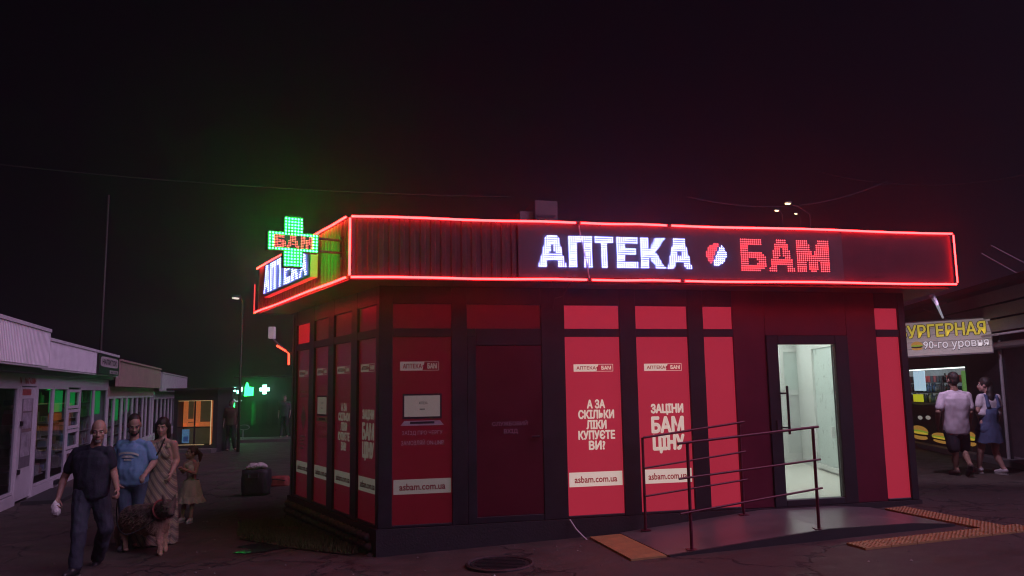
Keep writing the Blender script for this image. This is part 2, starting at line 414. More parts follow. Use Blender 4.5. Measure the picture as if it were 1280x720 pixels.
# front windows -------------------------------------------------------------
p = film(FW, .168, .895, ZB, ZT); film(FW, .168, .895, ZTB, ZTT, name="transom_panel")
logo(FW, p, .26, .74, 1.84, 1.95, OP, False); laptop(FW, p, .265, .80, 1.17, OP); web_strip(FW, p, .185, .885, .355, .53, OP, False)
film(FW, 1.09, 2.05, ZTB, ZTT, name="transom_panel")
p = film(FW, 2.37, 3.125, ZB, ZT, lit=True); film(FW, 2.37, 3.125, ZTB, ZTT, lit=True, name="transom_panel")
logo(FW, p, 2.49, 3.03, 1.805, 1.90, OP, True); question(FW, p, 2.53, 3.03, 1.125, OP, True); web_strip(FW, p, 2.395, 3.11, .35, .53, OP, True)
p = film(FW, 3.355, 4.10, ZB, ZT, lit=True); film(FW, 3.355, 4.10, ZTB, ZTT, lit=True, name="transom_panel")
logo(FW, p, 3.465, 4.00, 1.805, 1.90, OP, True); bam_price(FW, p, 3.535, 4.0, 1.375, OP, True); web_strip(FW, p, 3.40, 4.08, .35, .53, OP, True)
film(FW, 4.33, 4.77, ZB, ZT, lit=True); film(FW, 4.33, 4.77, ZTB, ZTT, lit=True, name="transom_panel")
film(FW, 7.02, 7.40, ZB, ZT, lit=True); film(FW, 7.02, 7.40, ZTB, ZTT, lit=True, name="transom_panel")
# service door
sd = MB().fbox(FW, 1.205, 2.055, -.035, -.012, .05, 2.14).build("service_door", mat("service_door_red", (.08, .002, .012), .35, var=.15, scale=2.5), ph)
mb = MB(); text_on(mb, FW, "СЛУЖБОВИЙ", 1.40, 1.86, 1.14, 1.205, -.0105, .04); text_on(mb, FW, "ВХІД", 1.55, 1.73, 1.035, 1.10, -.0105, .04)
mb.build("door_lettering", mat("faded_print", (.22, .12, .15), .5), sd)
mb = MB(); mb.tube([FW(2.0, -.012, 1.0), FW(2.0, .03, 1.0)], .012); mb.tube([FW(2.0, .03, 1.0), FW(1.9, .03, 1.0)], .011); mb.build("door_handle", FRAME, sd)
# frame members -------------------------------------------------------------
def member(F, a0, a1, z0, z1, name="mullion", o0=-.09, o1=0.0, m=FRAME):
    return bevel(MB().fbox(F, a0, a1, o0, o1, z0, z1).build(name, m, ph), .005)
for a0, a1 in [(0.0, .168), (.895, 1.09), (2.055, 2.37), (3.125, 3.355), (4.10, 4.33), (7.40, 7.51)]:
    member(FW, a0, a1, -.03, 2.888)
member(FW, 1.09, 1.205, -.03, 2.255); 
for a0, a1 in [(.168, .895), (1.09, 2.055), (2.37, 3.125), (3.355, 4.10), (4.33, 4.77), (7.02, 7.40)]:
    member(FW, a0, a1, -.03, .0 if a0 != 1.09 else .045, "sill_rail", o1=-.004)
    if a0 != 1.09: member(FW, a0, a1, ZT, ZTB, "transom_rail", o1=-.006)
    member(FW, a0, a1, ZTT, 2.888, "head_rail", o1=-.004)
member(FW, 1.205, 2.055, 2.145, ZTB, "transom_rail", o1=-.006); member(FW, 1.09, 1.205, 2.2552, ZTB, "transom_rail", o1=-.008)
for a0, a1, z0, z1 in [(4.77, 5.255, -.03, 2.888), (6.535, 7.02, -.03, 2.888), (5.255, 6.535, 2.275, 2.888)]:
    member(FW, a0, a1, z0, z1, "wall_panel", o1=-.012, m=MAROON)
# left facade ---------------------------------------------------------------
for i, (t0, t1) in enumerate([(.104, .775), (1.0, 1.72), (1.965, 2.645), (2.885, 3.58)]):
    a0, a1 = -t1, -t0
    p = film(LW, a0, a1, ZB, ZT); tp = film(LW, a0, a1, ZTB, ZTT, name="transom_panel")
    if i == 3: tp.data.materials[0] = mat("glowing_red_film", (.3, .01, .03), .4, emit=(1.0, .02, .03), es=.33, var=.1)
    w = a1 - a0
    logo(LW, p, a0 + .1 * w, a0 + .82 * w, 1.84, 1.94, OP, False); web_strip(LW, p, a0 + .02, a1 - .02, .35, .53, OP, False)
    if i == 0: bam_price(LW, p, a0 + .2 * w, a0 + .82 * w, 1.37, OP, False)
    elif i == 1: question(LW, p, a0 + .2 * w, a0 + .85 * w, 1.125, OP, False)
    elif i == 2: laptop(LW, p, a0 + .12 * w, a0 + .88 * w, 1.17, OP)
    else:
        mb = MB()
        mb.add([LW(a0 + w * .5 + .13 * math.cos(q), OP, 1.2 + .19 * math.sin(q)) for q in (0, 1.57, 3.14, 4.71)], [(0, 1, 2, 3)])
        for j, (x0, x1) in enumerate([(.2, .7), (.28, .62)]): mb.fbox(LW, a0 + w * x0, a0 + w * x1, OP - .001, OP, 1.52 + .07 * j, 1.545 + .07 * j)
        for j in range(4): mb.fbox(LW, a0 + w * .25, a0 + w * (.55 + .1 * (j % 2)), OP - .001, OP, .72 + .06 * j, .745 + .06 * j)
        mb.build("poster_picture", mat("grey_print", (.32, .30, .30), .5), p)
    member(LW, a0, a1, -.03, .0, "sill_rail", o1=-.004); member(LW, a0, a1, ZT, ZTB, "transom_rail", o1=-.006); member(LW, a0, a1, ZTT, 2.888, "head_rail", o1=-.004)
for t0, t1 in [(0.006, .104), (.775, 1.0), (1.72, 1.965), (2.645, 2.885), (3.58, 3.81)]:
    member(LW, -t1, -t0, -.03, 2.888, o1=-.002)
# the walls behind the films, plain rear walls, floor, ceiling
WALLIN = mat("white_inner_wall", (.76, .77, .74), .5, var=.04)
mb = MB()
for s0, s1 in [(.0, 5.255), (6.535, 7.5)]: mb.fbox(FW, s0, s1, -.16, -.10, -.03, 2.888)
mb.fbox(FW, 5.255, 6.535, -.16, -.10, 2.275, 2.888)
mb.build("inner_wall", WALLIN, ph)
mb = MB(); mb.fbox(LW, -3.80, -.17, -.16, -.10, -.03, 2.888); mb.build("inner_wall", WALLIN, ph)
RIGHT = np.array([.09, 1.0, 0]); RIGHT /= np.linalg.norm(RIGHT)
_A = FW(7.51, 0, 0); _B = _A + RIGHT * 5.9; _D = LW(-3.81, 0, 0)
def slab_wall(P, Q, th, z0, z1):
    P, Q = np.array(P), np.array(Q); d = (Q - P) / np.linalg.norm(Q - P); n = np.array([-d[1], d[0], 0]) * th
    return [P[:2], Q[:2], (Q + n)[:2], (P + n)[:2]], z0, z1
for P, Q in ((_A, _B), (_B, _D)):
    pts, z0, z1 = slab_wall(P, Q, .12, -.03, 2.66)
    MB().prism(pts, z0, z1).build("rear_wall", DARKMETAL, ph)
_in = [FW(.17, -.17, 0), FW(7.36, -.17, 0), FW(7.36, -.17, 0) + RIGHT * 5.6, LW(-3.7, -.2, 0)]
MB().prism([q[:2] for q in _in], -.06, .0).build("floor_slab", mat("white_floor_tile", (.86, .83, .76), .35, var=.03, scale=3), ph)
MB().prism([q[:2] for q in _in], 2.57, 2.62).build("inner_ceiling", WALLIN, ph)
# entrance door --------------------------------------------------------------
mb = MB()
for a0, a1, z0, z1 in [(5.255, 5.43, -.03, 2.275), (6.325, 6.535, -.03, 2.275), (5.43, 6.325, 2.15, 2.275), (5.43, 6.325, -.03, .055)]: mb.fbox(FW, a0, a1, -.10, .012, z0, z1)
door = bevel(mb.build("entrance_door_frame", FRAME, ph), .006)
MB().fbox(FW, 5.43, 6.325, -.06, -.048, .055, 2.15).build("door_glass", GLASS, door)
mb = MB(); mb.tube([FW(5.49, .075, .93), FW(5.49, .075, 1.58)], .016, 8)
for z in (1.02, 1.48): mb.tube([FW(5.42, .012, z), FW(5.42, .05, z), FW(5.49, .075, z)], .012, 8)
mb.build("pull_handle", BLACK, door)
MB().fbox(FW, 5.34, 5.39, .012, .03, .98, 1.12).build("door_lock", DARKMETAL, door)
# inside, seen through the entrance door: side wall with glazed panels, end partition
IR = FW(7.33, -.20, 0)
def XW(a, o, z): return IR + RIGHT * a + np.array([-RIGHT[1], RIGHT[0], 0]) * o + ZV * z       # a runs inwards, o out of the wall into the room
EP = at_depth(1017, 480, 15.5); EP = np.array([EP[0], EP[1], 0])
def EW(a, o, z): return EP + DV * a + NV * o + ZV * z
def ew(x, y):
    P = on_plane(x, y, EP, NV); return float(np.dot(P - EP, DV)), float(P[2])
def xw(x, y):
    P = on_plane(x, y, IR, np.array([-RIGHT[1], RIGHT[0], 0])); return float(np.dot(P - IR, RIGHT)), float(P[2])
flip = lambda a, o, z: XW(-a, o, z)
side = MB().fbox(flip, -5.6, 0, -.06, .0, 0, 2.46).build("side_wall_inside", WHITEP, ph)
aN, aFa = xw(1047, 500)[0], xw(1021, 500)[0]; zlo, zhi = xw(1034, 586)[1], 2.15
MB().fbox(flip, -aFa, -aN, .0, .012, zlo + .08, zhi).build("frosted_pane", FROST, side)
for a0, a1, z0, z1 in [(aFa, aFa + .09, zlo, zhi + .07), (aN - .09, aN, zlo, zhi + .07), (aN, aFa, zlo, zlo + .07), (aN, aFa, zhi, zhi + .07)]:
    MB().fbox(flip, -a1, -a0, .0, .05, z0, z1).build("frame_bar", WHITEP, side)
MB().fbox(flip, -(aN + .25), -(aN + .19), .012, .07, .62, .80).build("door_handle", WHITEP, side)
MB().fbox(flip, -1.0, -.55, .0, .04, .35, .55).build("wall_socket_box", WHITEP, side)
endp = MB().fbox(EW, -2.2, .3, -.08, 0, 0, 2.46).build("end_partition", WHITEP, ph)
x0, zt2 = ew(977, 440); x1, zb2 = ew(1010, 487)
MB().fbox(EW, x0, x1, .0, .015, zb2, zt2).build("frosted_pane", FROST, endp)
_, zl1 = ew(995, 494); _, zl0 = ew(995, 566)
MB().fbox(EW, x0, x1, .0, .012, max(.06, zl0), zl1).build("lower_panel", mat("pale_grey_panel", (.64, .68, .66), .4, var=.03), endp)
for a0, a1, z0, z1 in [(x0 - .5, x1 + .09, zl1, zb2), (x0 - .09, x0, .03, zt2 + .08), (x1, x1 + .09, .03, zt2 + .08), (x0, x1, zt2, zt2 + .08)]:
    MB().fbox(EW, a0, a1, .0, .045, z0, z1).build("frame_bar", WHITEP, endp)
mb = MB(); mb.fbox(lambda a, o, z: FW(5.0, 0, 0) + RIGHT * (-a) + np.array([-RIGHT[1], RIGHT[0], 0]) * o + ZV * z, -5.2, -.3, -.05, .0, 0, 2.46); mb.build("side_wall_inside", WHITEP, ph)
LAMPM = mat("lit_ceiling_panel", (.8, .8, .8), .5, emit=(1.0, 1.0, .94), es=4.2, var=0)
for a in (.7, 2.4, 4.1):
    P = XW(a, .9, 0); mb = MB(); mb.box(P[0] - .45, P[0] + .45, P[1] - .6, P[1] + .6, 2.40, 2.45); mb.build("ceiling_lamp", LAMPM, ph)

# plinth ----------------------------------------------------------------------
mb = MB()
mb.hexa([FW(-.02, .03, -.75), FW(7.53, .03, -.75), _B - ZV * .7, LW(-3.83, .03, -.75)], [FW(-.02, .03, -.034), FW(7.53, .03, -.034), _B - ZV * .034 * K, LW(-3.83, .03, -.034)])
pl = mb.build("plinth", mat("plinth_render", (.018, .017, .02), .85, var=.3, bump=.3), ph)
def stone_mesh(k):
    rr = random.Random(k); mb = MB(); mb.ell((0, 0, 0), (.5, .5, .5), 8, 5)
    mb.v = [tuple(c * (1 + rr.uniform(-.14, .14)) for c in v) for v in mb.v]
    return mb.mesh("stone", STONE, True)
STONES = [stone_mesh(k) for k in range(5)]
rr = random.Random(5)
for row in range(3):
    t = .05 + .06 * row
    while t < 3.78:
        w = rr.uniform(.10, .17)
        o = link("stone", STONES[rr.randrange(5)], pl)
        P = LW(-t - w / 2, .04, -.36 + .105 * row); o.location = P; o.scale = (w * K * 1.02, .09, .105 * K); o.rotation_euler = (rr.uniform(-.2, .2), 0, math.atan2(LV[1], LV[0]) + rr.uniform(-.1, .1))
        t += w

# fascia ----------------------------------------------------------------------
OF = .55; SL, SR = -.38, 7.93                     # fascia offset, left and right ends along the front
ZF0, ZF1 = 2.885, 3.635
TILT = .045 / (SR - SL)
def FF(s, o, z): return C0 + DV * s * K + NV * (OF + o) * K + ZV * (z + (s - SL) * TILT) * K
FC = FF(SL, 0, 0) - ZV * 0
def LF(a, o, z): return C0 + DV * SL * K + NV * OF * K - LV * a * K + NL * o * K + ZV * z * K
TL = 4.48
def ribbed(F, a0, a1, o, z0, z1, pitch, depth, name, m, parent):
    mb = MB(); n = max(1, round((a1 - a0) / pitch)); p = (a1 - a0) / n; prof = []
    for i in range(n):
        b = a0 + i * p
        prof += [(b, o), (b + p * .40, o), (b + p * .52, o + depth), (b + p * .88, o + depth)]
    prof.append((a1, o))
    vs = [F(a, q, z0) for a, q in prof] + [F(a, q, z1) for a, q in prof]; k = len(prof)
    mb.add(vs, [(i, i + 1, k + i + 1, k + i) for i in range(k - 1)])
    return mb.build(name, m, parent)
fas = MB().fbox(FF, SL, SR, -.07, -.03, ZF0, ZF1).build("front_fascia", FASCIA_M, ph)
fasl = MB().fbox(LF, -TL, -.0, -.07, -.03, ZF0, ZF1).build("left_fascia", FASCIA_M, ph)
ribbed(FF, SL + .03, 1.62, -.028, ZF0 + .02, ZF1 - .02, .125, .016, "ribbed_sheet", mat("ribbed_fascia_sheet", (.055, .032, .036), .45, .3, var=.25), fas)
ribbed(LF, -TL + .03, -.03, -.028, ZF0 + .02, ZF1 - .02, .125, .022, "ribbed_sheet", mat("green_lit_left_sheet", (.15, .17, .14), .5, .1, var=.2), fasl)  # paler, greener base than the front ribs, imitating the cross's green light
MB().fbox(FF, 1.64, 6.15, -.029, .0, ZF0 + .05, ZF1 - .05).build("sign_board", mat("sign_board", (.05, .045, .06), .45, .1, var=.15), fas)
MB().fbox(FF, 6.16, SR - .03, -.029, -.012, ZF0 + .02, ZF1 - .02).build("flat_sheet", FASCIA_M, fas)
_RE = FF(SR, 0, 0); _RB = _RE + RIGHT * 6.6
MB().prism(slab_wall(FF(SR, -.07, 0), _RB, .05, 0, 0)[0], ZF0 * K + .04, ZF1 * K + .04).build("right_fascia", FASCIA_M, ph)
MB().prism(slab_wall(_RB, LF(-TL, -.07, 0), .05, 0, 0)[0], ZF0 * K, ZF1 * K + .02).build("rear_fascia", FASCIA_M, ph)
for z0, z1, nm in ((2.890, 2.93, "soffit"), (3.30, 3.36, "roof_deck")):
    q = [FF(SL + .06, -.075, 0), FF(SR - .05, -.075, 0), FF(SR - .05, 0, 0) + RIGHT * 6.5, LF(-TL + .05, -.08, 0)]
    MB().prism([c[:2] for c in q], z0 * K, z1 * K).build(nm, SOFFIT_M if nm == "soffit" else DARKMETAL, ph)
# neon outline ------------------------------------------------------------------
NO = .035; NR = .0125
def neon(F, a0, z0, a1, z1, parent=ph, r=NR, m=None):
    n = max(2, int(abs(a1 - a0) / .5) + 2); pts = []
    for i in range(n):
        f = i / (n - 1); w = .006 * math.sin(f * 9 + a0) if 0 < i < n - 1 and abs(a1 - a0) > .6 else 0
        pts.append(F(a0 + (a1 - a0) * f, NO, z0 + (z1 - z0) * f + w))
    return MB().tube(pts, r, 8).build("neon_tube", m or NEON, parent, smooth=True)
zt, zb = ZF1 - .018, ZF0 + .018
for a0, a1 in [(SL + .02, 2.37), (2.43, 3.60), (3.63, SR - .03)]: neon(FF, a0, zt, a1, zt)
for a0, a1 in [(SL + .02, 2.50), (2.55, 3.75), (3.79, SR - .03)]: neon(FF, a0, zb, a1, zb)
neon(FF, SL + .005, zb + .02, SL + .005, zt - .02); neon(FF, SR - .01, zb + .02, SR - .01, zt - .02, r=.010)
neon(LF, -TL + .12, zt, -.03, zt); neon(LF, -TL + .02, zb, -.03, zb)
neon(LF, -TL - .0, zb + .03, -TL - .0, zt - .25, r=.009, m=mat("dim_red_neon", (.4, .02, .02), .4, emit=(1, .05, .05), es=1.6, var=0))
for s, z in [(2.40, zt), (3.615, zt), (2.525, zb), (3.77, zb)]: MB().tube([FF(s - .03, NO, z), FF(s + .03, NO, z)], .016, 8).build("tube_connector", mat("connector_red", (.25, .02, .02), .5), ph)
MB().tube([FF(2.41, .02, zt), FF(2.43, .045, zt - .2), FF(2.5, .045, zb + .2), FF(2.53, .03, zb)], .008, 6).build("sign_cable", CABLEL, ph)
MB().tube([FF(2.30, -.02, ZF0 - .01), FW(2.25, .35, 2.74), FW(2.22, .1, 2.74), FW(2.21, .02, 2.6)], .008, 6).build("drop_cable", CABLE, ph)

# LED lettering on the front ------------------------------------------------------
def s_at(x, y):
    P = on_plane(x, y, FF(0, 0, 0), NV); return float(np.dot(P - C0, DV) / K)
def led_letter(ch, F, a0, a1, z0, z1, rows, m, parent=ph, o=.03, r=.25, name="led_letter"):
    pt = letter_dots(ch, a0, a1, z0, z1, rows); p = (z1 - z0) / rows
    return led_dots(MB(), F, pt, o, p * r).build(name, m, parent)
for ch, x0, x1 in [('А', 672, 707.5), ('П', 710, 740), ('Т', 743, 766.5), ('Е', 770, 797), ('К', 800, 831), ('А', 833, 864)]:
    led_letter(ch, FF, s_at(x0, 330), s_at(x1, 330), 3.055, 3.455, 14, LEDW)
for ch, x0, x1 in [('Б', 925, 957), ('А', 960, 992.5), ('М', 995, 1036)]:
    led_letter(ch, FF, s_at(x0, 335), s_at(x1, 335), 3.04, 3.475, 15, LEDR, r=.31)
cs, cz, cr_ = s_at(894, 318), 3.255, .135
ball = [(cs + i * .027, cz + j * .027) for i in range(-5, 6) for j in range(-5, 6) if math.hypot(i, j) <= 5.15]
split = lambda a, z: (a - cs) * .86 - (z - cz) * .42
led_dots(MB(), FF, [q for q in ball if split(*q) > .008], .03, .0075).build("led_ball_half", LEDW, ph)
led_dots(MB(), FF, [q for q in ball if split(*q) < -.012], .03, .0085).build("led_ball_half", LEDR, ph)

# sign on the left fascia (lightbox) -----------------------------------------------
lb = MB().fbox(LF, -3.38, -1.00, .06, .15, 3.03, 3.53).build("light_box", mat("sign_case", (.5, .52, .46), .5, var=.1), ph)
MB().fbox(LF, -3.36, -1.03, .15, .156, 3.05, 3.51).build("light_box_face", mat("sign_face_dark", (.05, .06, .09), .4, var=.1), lb)
w = (3.33 - 1.08) / 6
for i, ch in enumerate("АПТЕКА"):
    a0 = -3.33 + i * w; led_letter(ch, LF, a0 + .02, a0 + w - .03, 3.07, 3.49, 14, LEDW, lb, o=.17, r=.27)
mb = MB()
for z in (3.1, 3.45):
    for a in (-3.1, -1.3): mb.fbox(LF, a - .02, a + .02, -.01, .06, z - .02, z + .02)
mb.build("mounting_bracket", DARKMETAL, lb)

# rooftop unit
ac = thing("rooftop_unit", "faint grey boxy ventilation unit on the pharmacy roof", "air conditioner", FW(2.05, -1.0, 3.36))
def oz(x, y, o):
    P = on_plane(x, y, FW(0, o, 0), NV); return float(np.dot(P - C0, DV) / K), P[2] / K
u0, ut = oz(668, 250, -1.0); u1, _ = oz(697, 252, -1.0); v0, vt = oz(652, 262, -1.0)
bevel(MB().fbox(FW, u0, u1, -1.6, -1.0, 3.44, ut).build("housing", mat("unit_grey", (.10, .09, .10), .5), ac), .012)
for i in range(9): MB().fbox(FW, u0 + .04, u1 - .04, -1.0, -.985, 3.50 + i * .07, 3.53 + i * .07).build("grille_slat", DARKMETAL, ac)
for s in (u0 + .06, u1 - .06):
    for o in (-1.55, -1.05): MB().fbox(FW, s - .02, s + .02, o - .02, o + .02, 3.36, 3.44).build("foot", DARKMETAL, ac)
MB().fbox(FW, v0, u0, -1.4, -1.1, 3.36, vt).build("duct_box", mat("unit_grey2", (.16, .15, .16), .5), ac)

# hanging green cross -----------------------------------------------------------------
att = on_plane(428, 309, LF(0, 0, 0), NL); ta = float(np.dot(att - LF(0, 0, 0), LV)); zc_ = 3.30
cross = thing("cross_sign", "green LED pharmacy cross reading БАМ in red, on a bracket", "sign", LF(-ta / K, 0, zc_))
CO = LF(-ta / K, 0, 0)
def XF(a, o, z): return CO - NL * a * K + (-LV) * o * K + ZV * z * K      # a: 0 at the fascia, negative outwards; o towards the camera
xr, xl = -.31, -.88; xc = (xr + xl) / 2; half = (xr - xl) / 2; bw = half / 3 * 1.06
mb = MB(); 
for a0, a1, z0, z1, e in [(xl, xr, zc_ - bw, zc_ + bw, .05), (xc - bw, xc + bw, zc_ - half, zc_ + half, .048)]: mb.fbox(XF, a0 - .01, a1 + .01, -e, e, z0 - .01, z1 + .01)
mb.build("case", BLACK, cross)
pitch = 2 * half / 16; pts = []
for i in range(16):
    for j in range(16):
        a = xl + (i + .5) * pitch; z = zc_ - half + (j + .5) * pitch
        inh = abs(z - zc_) < bw; inv = abs(a - xc) < bw
        if not (inh or inv): continue
        if inh and abs(z - zc_) < bw - pitch * .9 and abs(a - xc) < half - pitch * 1.6: continue
        pts.append((a, z))
led_dots(MB(), XF, pts, .055, pitch * .30).build("green_leds", LEDG, cross)
XB = lambda a, o, z: XF(2 * xc - a, -o, z)
led_dots(MB(), XB, pts, .055, pitch * .30).build("green_leds", LEDG, cross)
bx = [(xl + pitch * 1.7, xc - half * .30), (xc - half * .28, xc + half * .24), (xc + half * .28, xr - pitch * 1.5)]
for ch, (a0, a1) in zip("БАМ", bx):
    led_letter(ch, XF, a0, a1, zc_ - bw + pitch * .75, zc_ + bw - pitch * .75, 8, LEDRS, cross, o=.056, r=.33)
mb = MB()
for dz in (.075, -.075):
    mb.tube([XF(xr, 0, zc_ + dz), XF(-.0, 0, zc_ + dz)], .014, 8)
mb.fbox(XF, -.012, .0, -.05, .05, zc_ - .12, zc_ + .12)
mb.build("bracket", DARKMETAL, cross)

# red neon scrap and lamp at the rear left corner ------------------------------------------
fl = thing("floodlight", "small pale floodlight on an arm behind the pharmacy's rear left corner", "lamp", LW(-4.0, .1, 2.3))
Pa = at_depth(340, 416, 13.2); Pb = at_depth(350, 432, 13.1); Pc = at_depth(362, 440, 12.9)
def AX(P): return lambda a, o, z: P + np.array([1, 0, 0]) * a + np.array([0, -1, 0]) * o + ZV * z
MB().fbox(AX(Pa), -.045, .045, -.06, .06, -.10, .10).build("lamp_head", mat("pale_lamp_housing", (.7, .62, .68), .4, emit=(.9, .7, .85), es=.18, var=.05), fl)
MB().tube([Pa + ZV * -.09, Pb, at_depth(372, 448, 12.6)], .014, 6).build("arm", GREY, fl)
ns = thing("neon_arrow", "short bent red neon tube glowing behind the pharmacy's rear corner", "neon sign", at_depth(361, 455, 12.95))
MB().tube([at_depth(346, 432, 12.9), at_depth(361, 441, 12.9), at_depth(361, 456, 12.9)], .018, 8).build("neon_tube", mat("orange_neon", (.5, .02, .02), .4, emit=(1, .05, .025), es=5, var=0), ns)
MB().tube([at_depth(350, 433, 12.93), at_depth(363, 441, 12.93), at_depth(372, 441, 12.5)], .012, 6).build("bracket", DARKMETAL, ns)

# ================================================================== RAMP, RAILINGS, TACTILE PAVING
def gz(P): return ground_z(P[0])
rp = thing("entrance_ramp", "smooth grey concrete ramp and landing in front of the glass door", "ramp", FW(5, .8, -.3))
prof = [(3.02, None, .012), (5.0, -.045, 0), (6.1, -.045, 0), (6.68, None, .02)]
top0, top1 = [], []
for s, z, e in prof:
    for lst, o in ((top0, .04), (top1, 1.50)):
        P = FW(s, o, 0); zz = gz(P) + e if z is None else z * K
        lst.append(np.array([P[0], P[1], zz]))
mb = MB(); k = len(prof)
lowr = lambda P: np.array([P[0], P[1], -.6])
mb.add(top1 + top0 + [lowr(P) for P in top1] + [lowr(P) for P in top0], [(i, i + 1, k + i + 1, k + i) for i in range(k - 1)] + [(2 * k + i, 2 * k + i + 1, i + 1, i) for i in range(k - 1)] + [(k + i, k + i + 1, 3 * k + i + 1, 3 * k + i) for i in range(k - 1)] + [(0, k, 3 * k, 2 * k), (2 * k - 1, k - 1, 3 * k - 1, 4 * k - 1)])
mb.build("slab", CONC, rp)
mb = MB(); e0 = [P + NV * .004 + ZV * .006 for P in top1]; e1 = [P + NV * .04 + ZV * .006 for P in top1]
for i in range(k - 1): mb.hexa([lowr(e1[i]), lowr(e1[i + 1]), lowr(e0[i + 1]), lowr(e0[i])], [e1[i], e1[i + 1], e0[i + 1], e0[i]])
mb.build("edge_trim", BLACKRUB, rp)
def ramp_z(s):
    zs = [P[2] for P in top1]; return float(np.interp(s, [q[0] for q in prof], zs))
def railing(name, label, o, s0, s1, sp, zs0, zs1, ext):
    base = FW(sp[0], o, 0); base[2] = ramp_z(sp[0])
    r = thing(name, label, "railing", base, "red handrails beside the entrance ramp")
    for s in sp:
        P = FW(s, o, 0); f = (s - s0) / (s1 - s0); zt_ = zs0[0] + (zs1[0] - zs0[0]) * f
        b = np.array([P[0], P[1], ramp_z(s) - .002]); t = np.array([P[0], P[1], zt_ * K])
        MB().tube([b, t], .017, 10).build("post", STEEL_RED, r, smooth=False)
        MB().prism([b[:2] + np.array(q) * .055 for q in ((-1, -1), (1, -1), (1, 1), (-1, 1))], b[2], b[2] + .008).build("foot_plate", STEEL_RED, r)
    for i in range(3):
        sl = (zs1[i] - zs0[i]) / (s1 - s0)
        MB().tube([FW(s0 - ext, o + .025, zs0[i] - sl * ext), FW(s1 + .06, o + .025, zs1[i] + sl * .06)], .0115 if i else .014, 10).build("rail", STEEL_RED, r)
q = [oz(860, 553, 1.46), oz(1017, 534, 1.46)]
q1 = [oz(857, 597, 1.46), oz(1018, 575, 1.46)]; q2 = [oz(862, 640, 1.46), oz(1020, 611, 1.46)]
railing("handrail", "red three-bar handrail along the outer edge of the entrance ramp", 1.44, q[0][0], q[1][0], [q[0][0], q[1][0]], [q[0][1], q1[0][1], q2[0][1]], [q[1][1], q1[1][1], q2[1][1]], .13)
q = [oz(803, 547, .18), oz(924, 528, .18)]; q1 = [oz(804, 585, .18), oz(924, 565, .18)]; q2 = [oz(806, 620, .18), oz(924, 600, .18)]
railing("handrail", "red three-bar handrail close to the panels, behind the outer one", .18, q[0][0], q[1][0], [q[0][0], q[1][0]], [q[0][1], q1[0][1], q2[0][1]], [q[1][1], q1[1][1], q2[1][1]], .0)

def tile_mesh(w, d, bumps):
    mb = MB(); h = .012; c = .002
    mb.hexa([(-w, -d, -.03), (w, -d, -.03), (w, d, -.03), (-w, d, -.03)], [(-w + c, -d + c, h), (w - c, -d + c, h), (w - c, d - c, h), (-w + c, d - c, h)])
    if bumps:
        n = 6
        for i in range(n):
            for j in range(n):
                x = -w + (i + .5) * 2 * w / n; y = -d + (j + .5) * 2 * d / n; a = w / n * .62; b = d / n * .62
                mb.hexa([(x - a, y - b, h - .001), (x + a, y - b, h - .001), (x + a, y + b, h - .001), (x - a, y + b, h - .001)], [(x - a * .55, y - b * .55, h + .006), (x + a * .55, y - b * .55, h + .006), (x + a * .55, y + b * .55, h + .006), (x - a * .55, y + b * .55, h + .006)])
    return mb.mesh("tile", YELLOW)
ANG = math.atan2(DV[1], DV[0])
def tactile(label, cells, w, d, bumps, loc):
    t = thing("tactile_paving", label, "tactile paving", loc)
    me = tile_mesh(w * K, d * K, bumps)
    for s, o in cells:
        c = link("tile", me, t); P = FW(s, o, 0); c.location = (P[0], P[1], gz(P) + .008)
        c.rotation_euler = (random.uniform(-.002, .002), -.034 * math.cos(ANG), ANG + random.uniform(-.004, .004))
tactile("worn flat yellow tactile strip across the foot of the ramp", [(2.785, .33 + i * .345) for i in range(4)], .205, .17, False, FW(2.78, .85, -.25))
cells = [(4.98 + .16 + i * .325, 2.0) for i in range(7)] + [(6.93, 1.67 - i * .325) for i in range(5)]
tactile("L-shaped yellow bumpy tactile strip round the ramp's right corner", cells, .16, .16, True, FW(6.4, 2.0, -.1))

def V3_(p): return Vector([float(c) for c in p])
# ================================================================== LEFT SHOP ROW
S0 = on_ground(20, 630)
V2 = ray(327, 491); V2[2] = 0; V2 /= np.linalg.norm(V2); N2 = np.array([V2[1], -V2[0], 0.0])
def SW(t, o, z): return np.array([S0[0], S0[1], 0]) + V2 * t * K + N2 * o * K + ZV * z * K
WHITESHEET = mat("white_corrugated_sheet", (.78, .77, .78), .45, .05, var=.12, scale=2.5)
SALMON = mat("salmon_render", (.40, .27, .23), .7, var=.2, scale=3, bump=.1)
PALEWALL = mat("pale_green_render", (.42, .44, .42), .7, var=.2, scale=3)
PVC = mat("shop_white_pvc", (.60, .58, .60), .4, var=.1, scale=4)
DIMWALL = mat("shop_inner_wall", (.10, .09, .10), .8, var=.2)
GOODM = [mat("goods_%d" % i, c, .5, var=.2, scale=9) for i, c in enumerate([(.6, .55, .55), (.3, .36, .5), (.5, .25, .25), (.7, .68, .6), (.28, .4, .3), (.55, .42, .2)])]
GREENLIT = mat("glowing_green_sheet", (.02, .4, .1), .5, emit=(.01, .75, .14), es=.32, var=.1)  # self-glowing green rectangles set just behind the panes
ZG = -.5
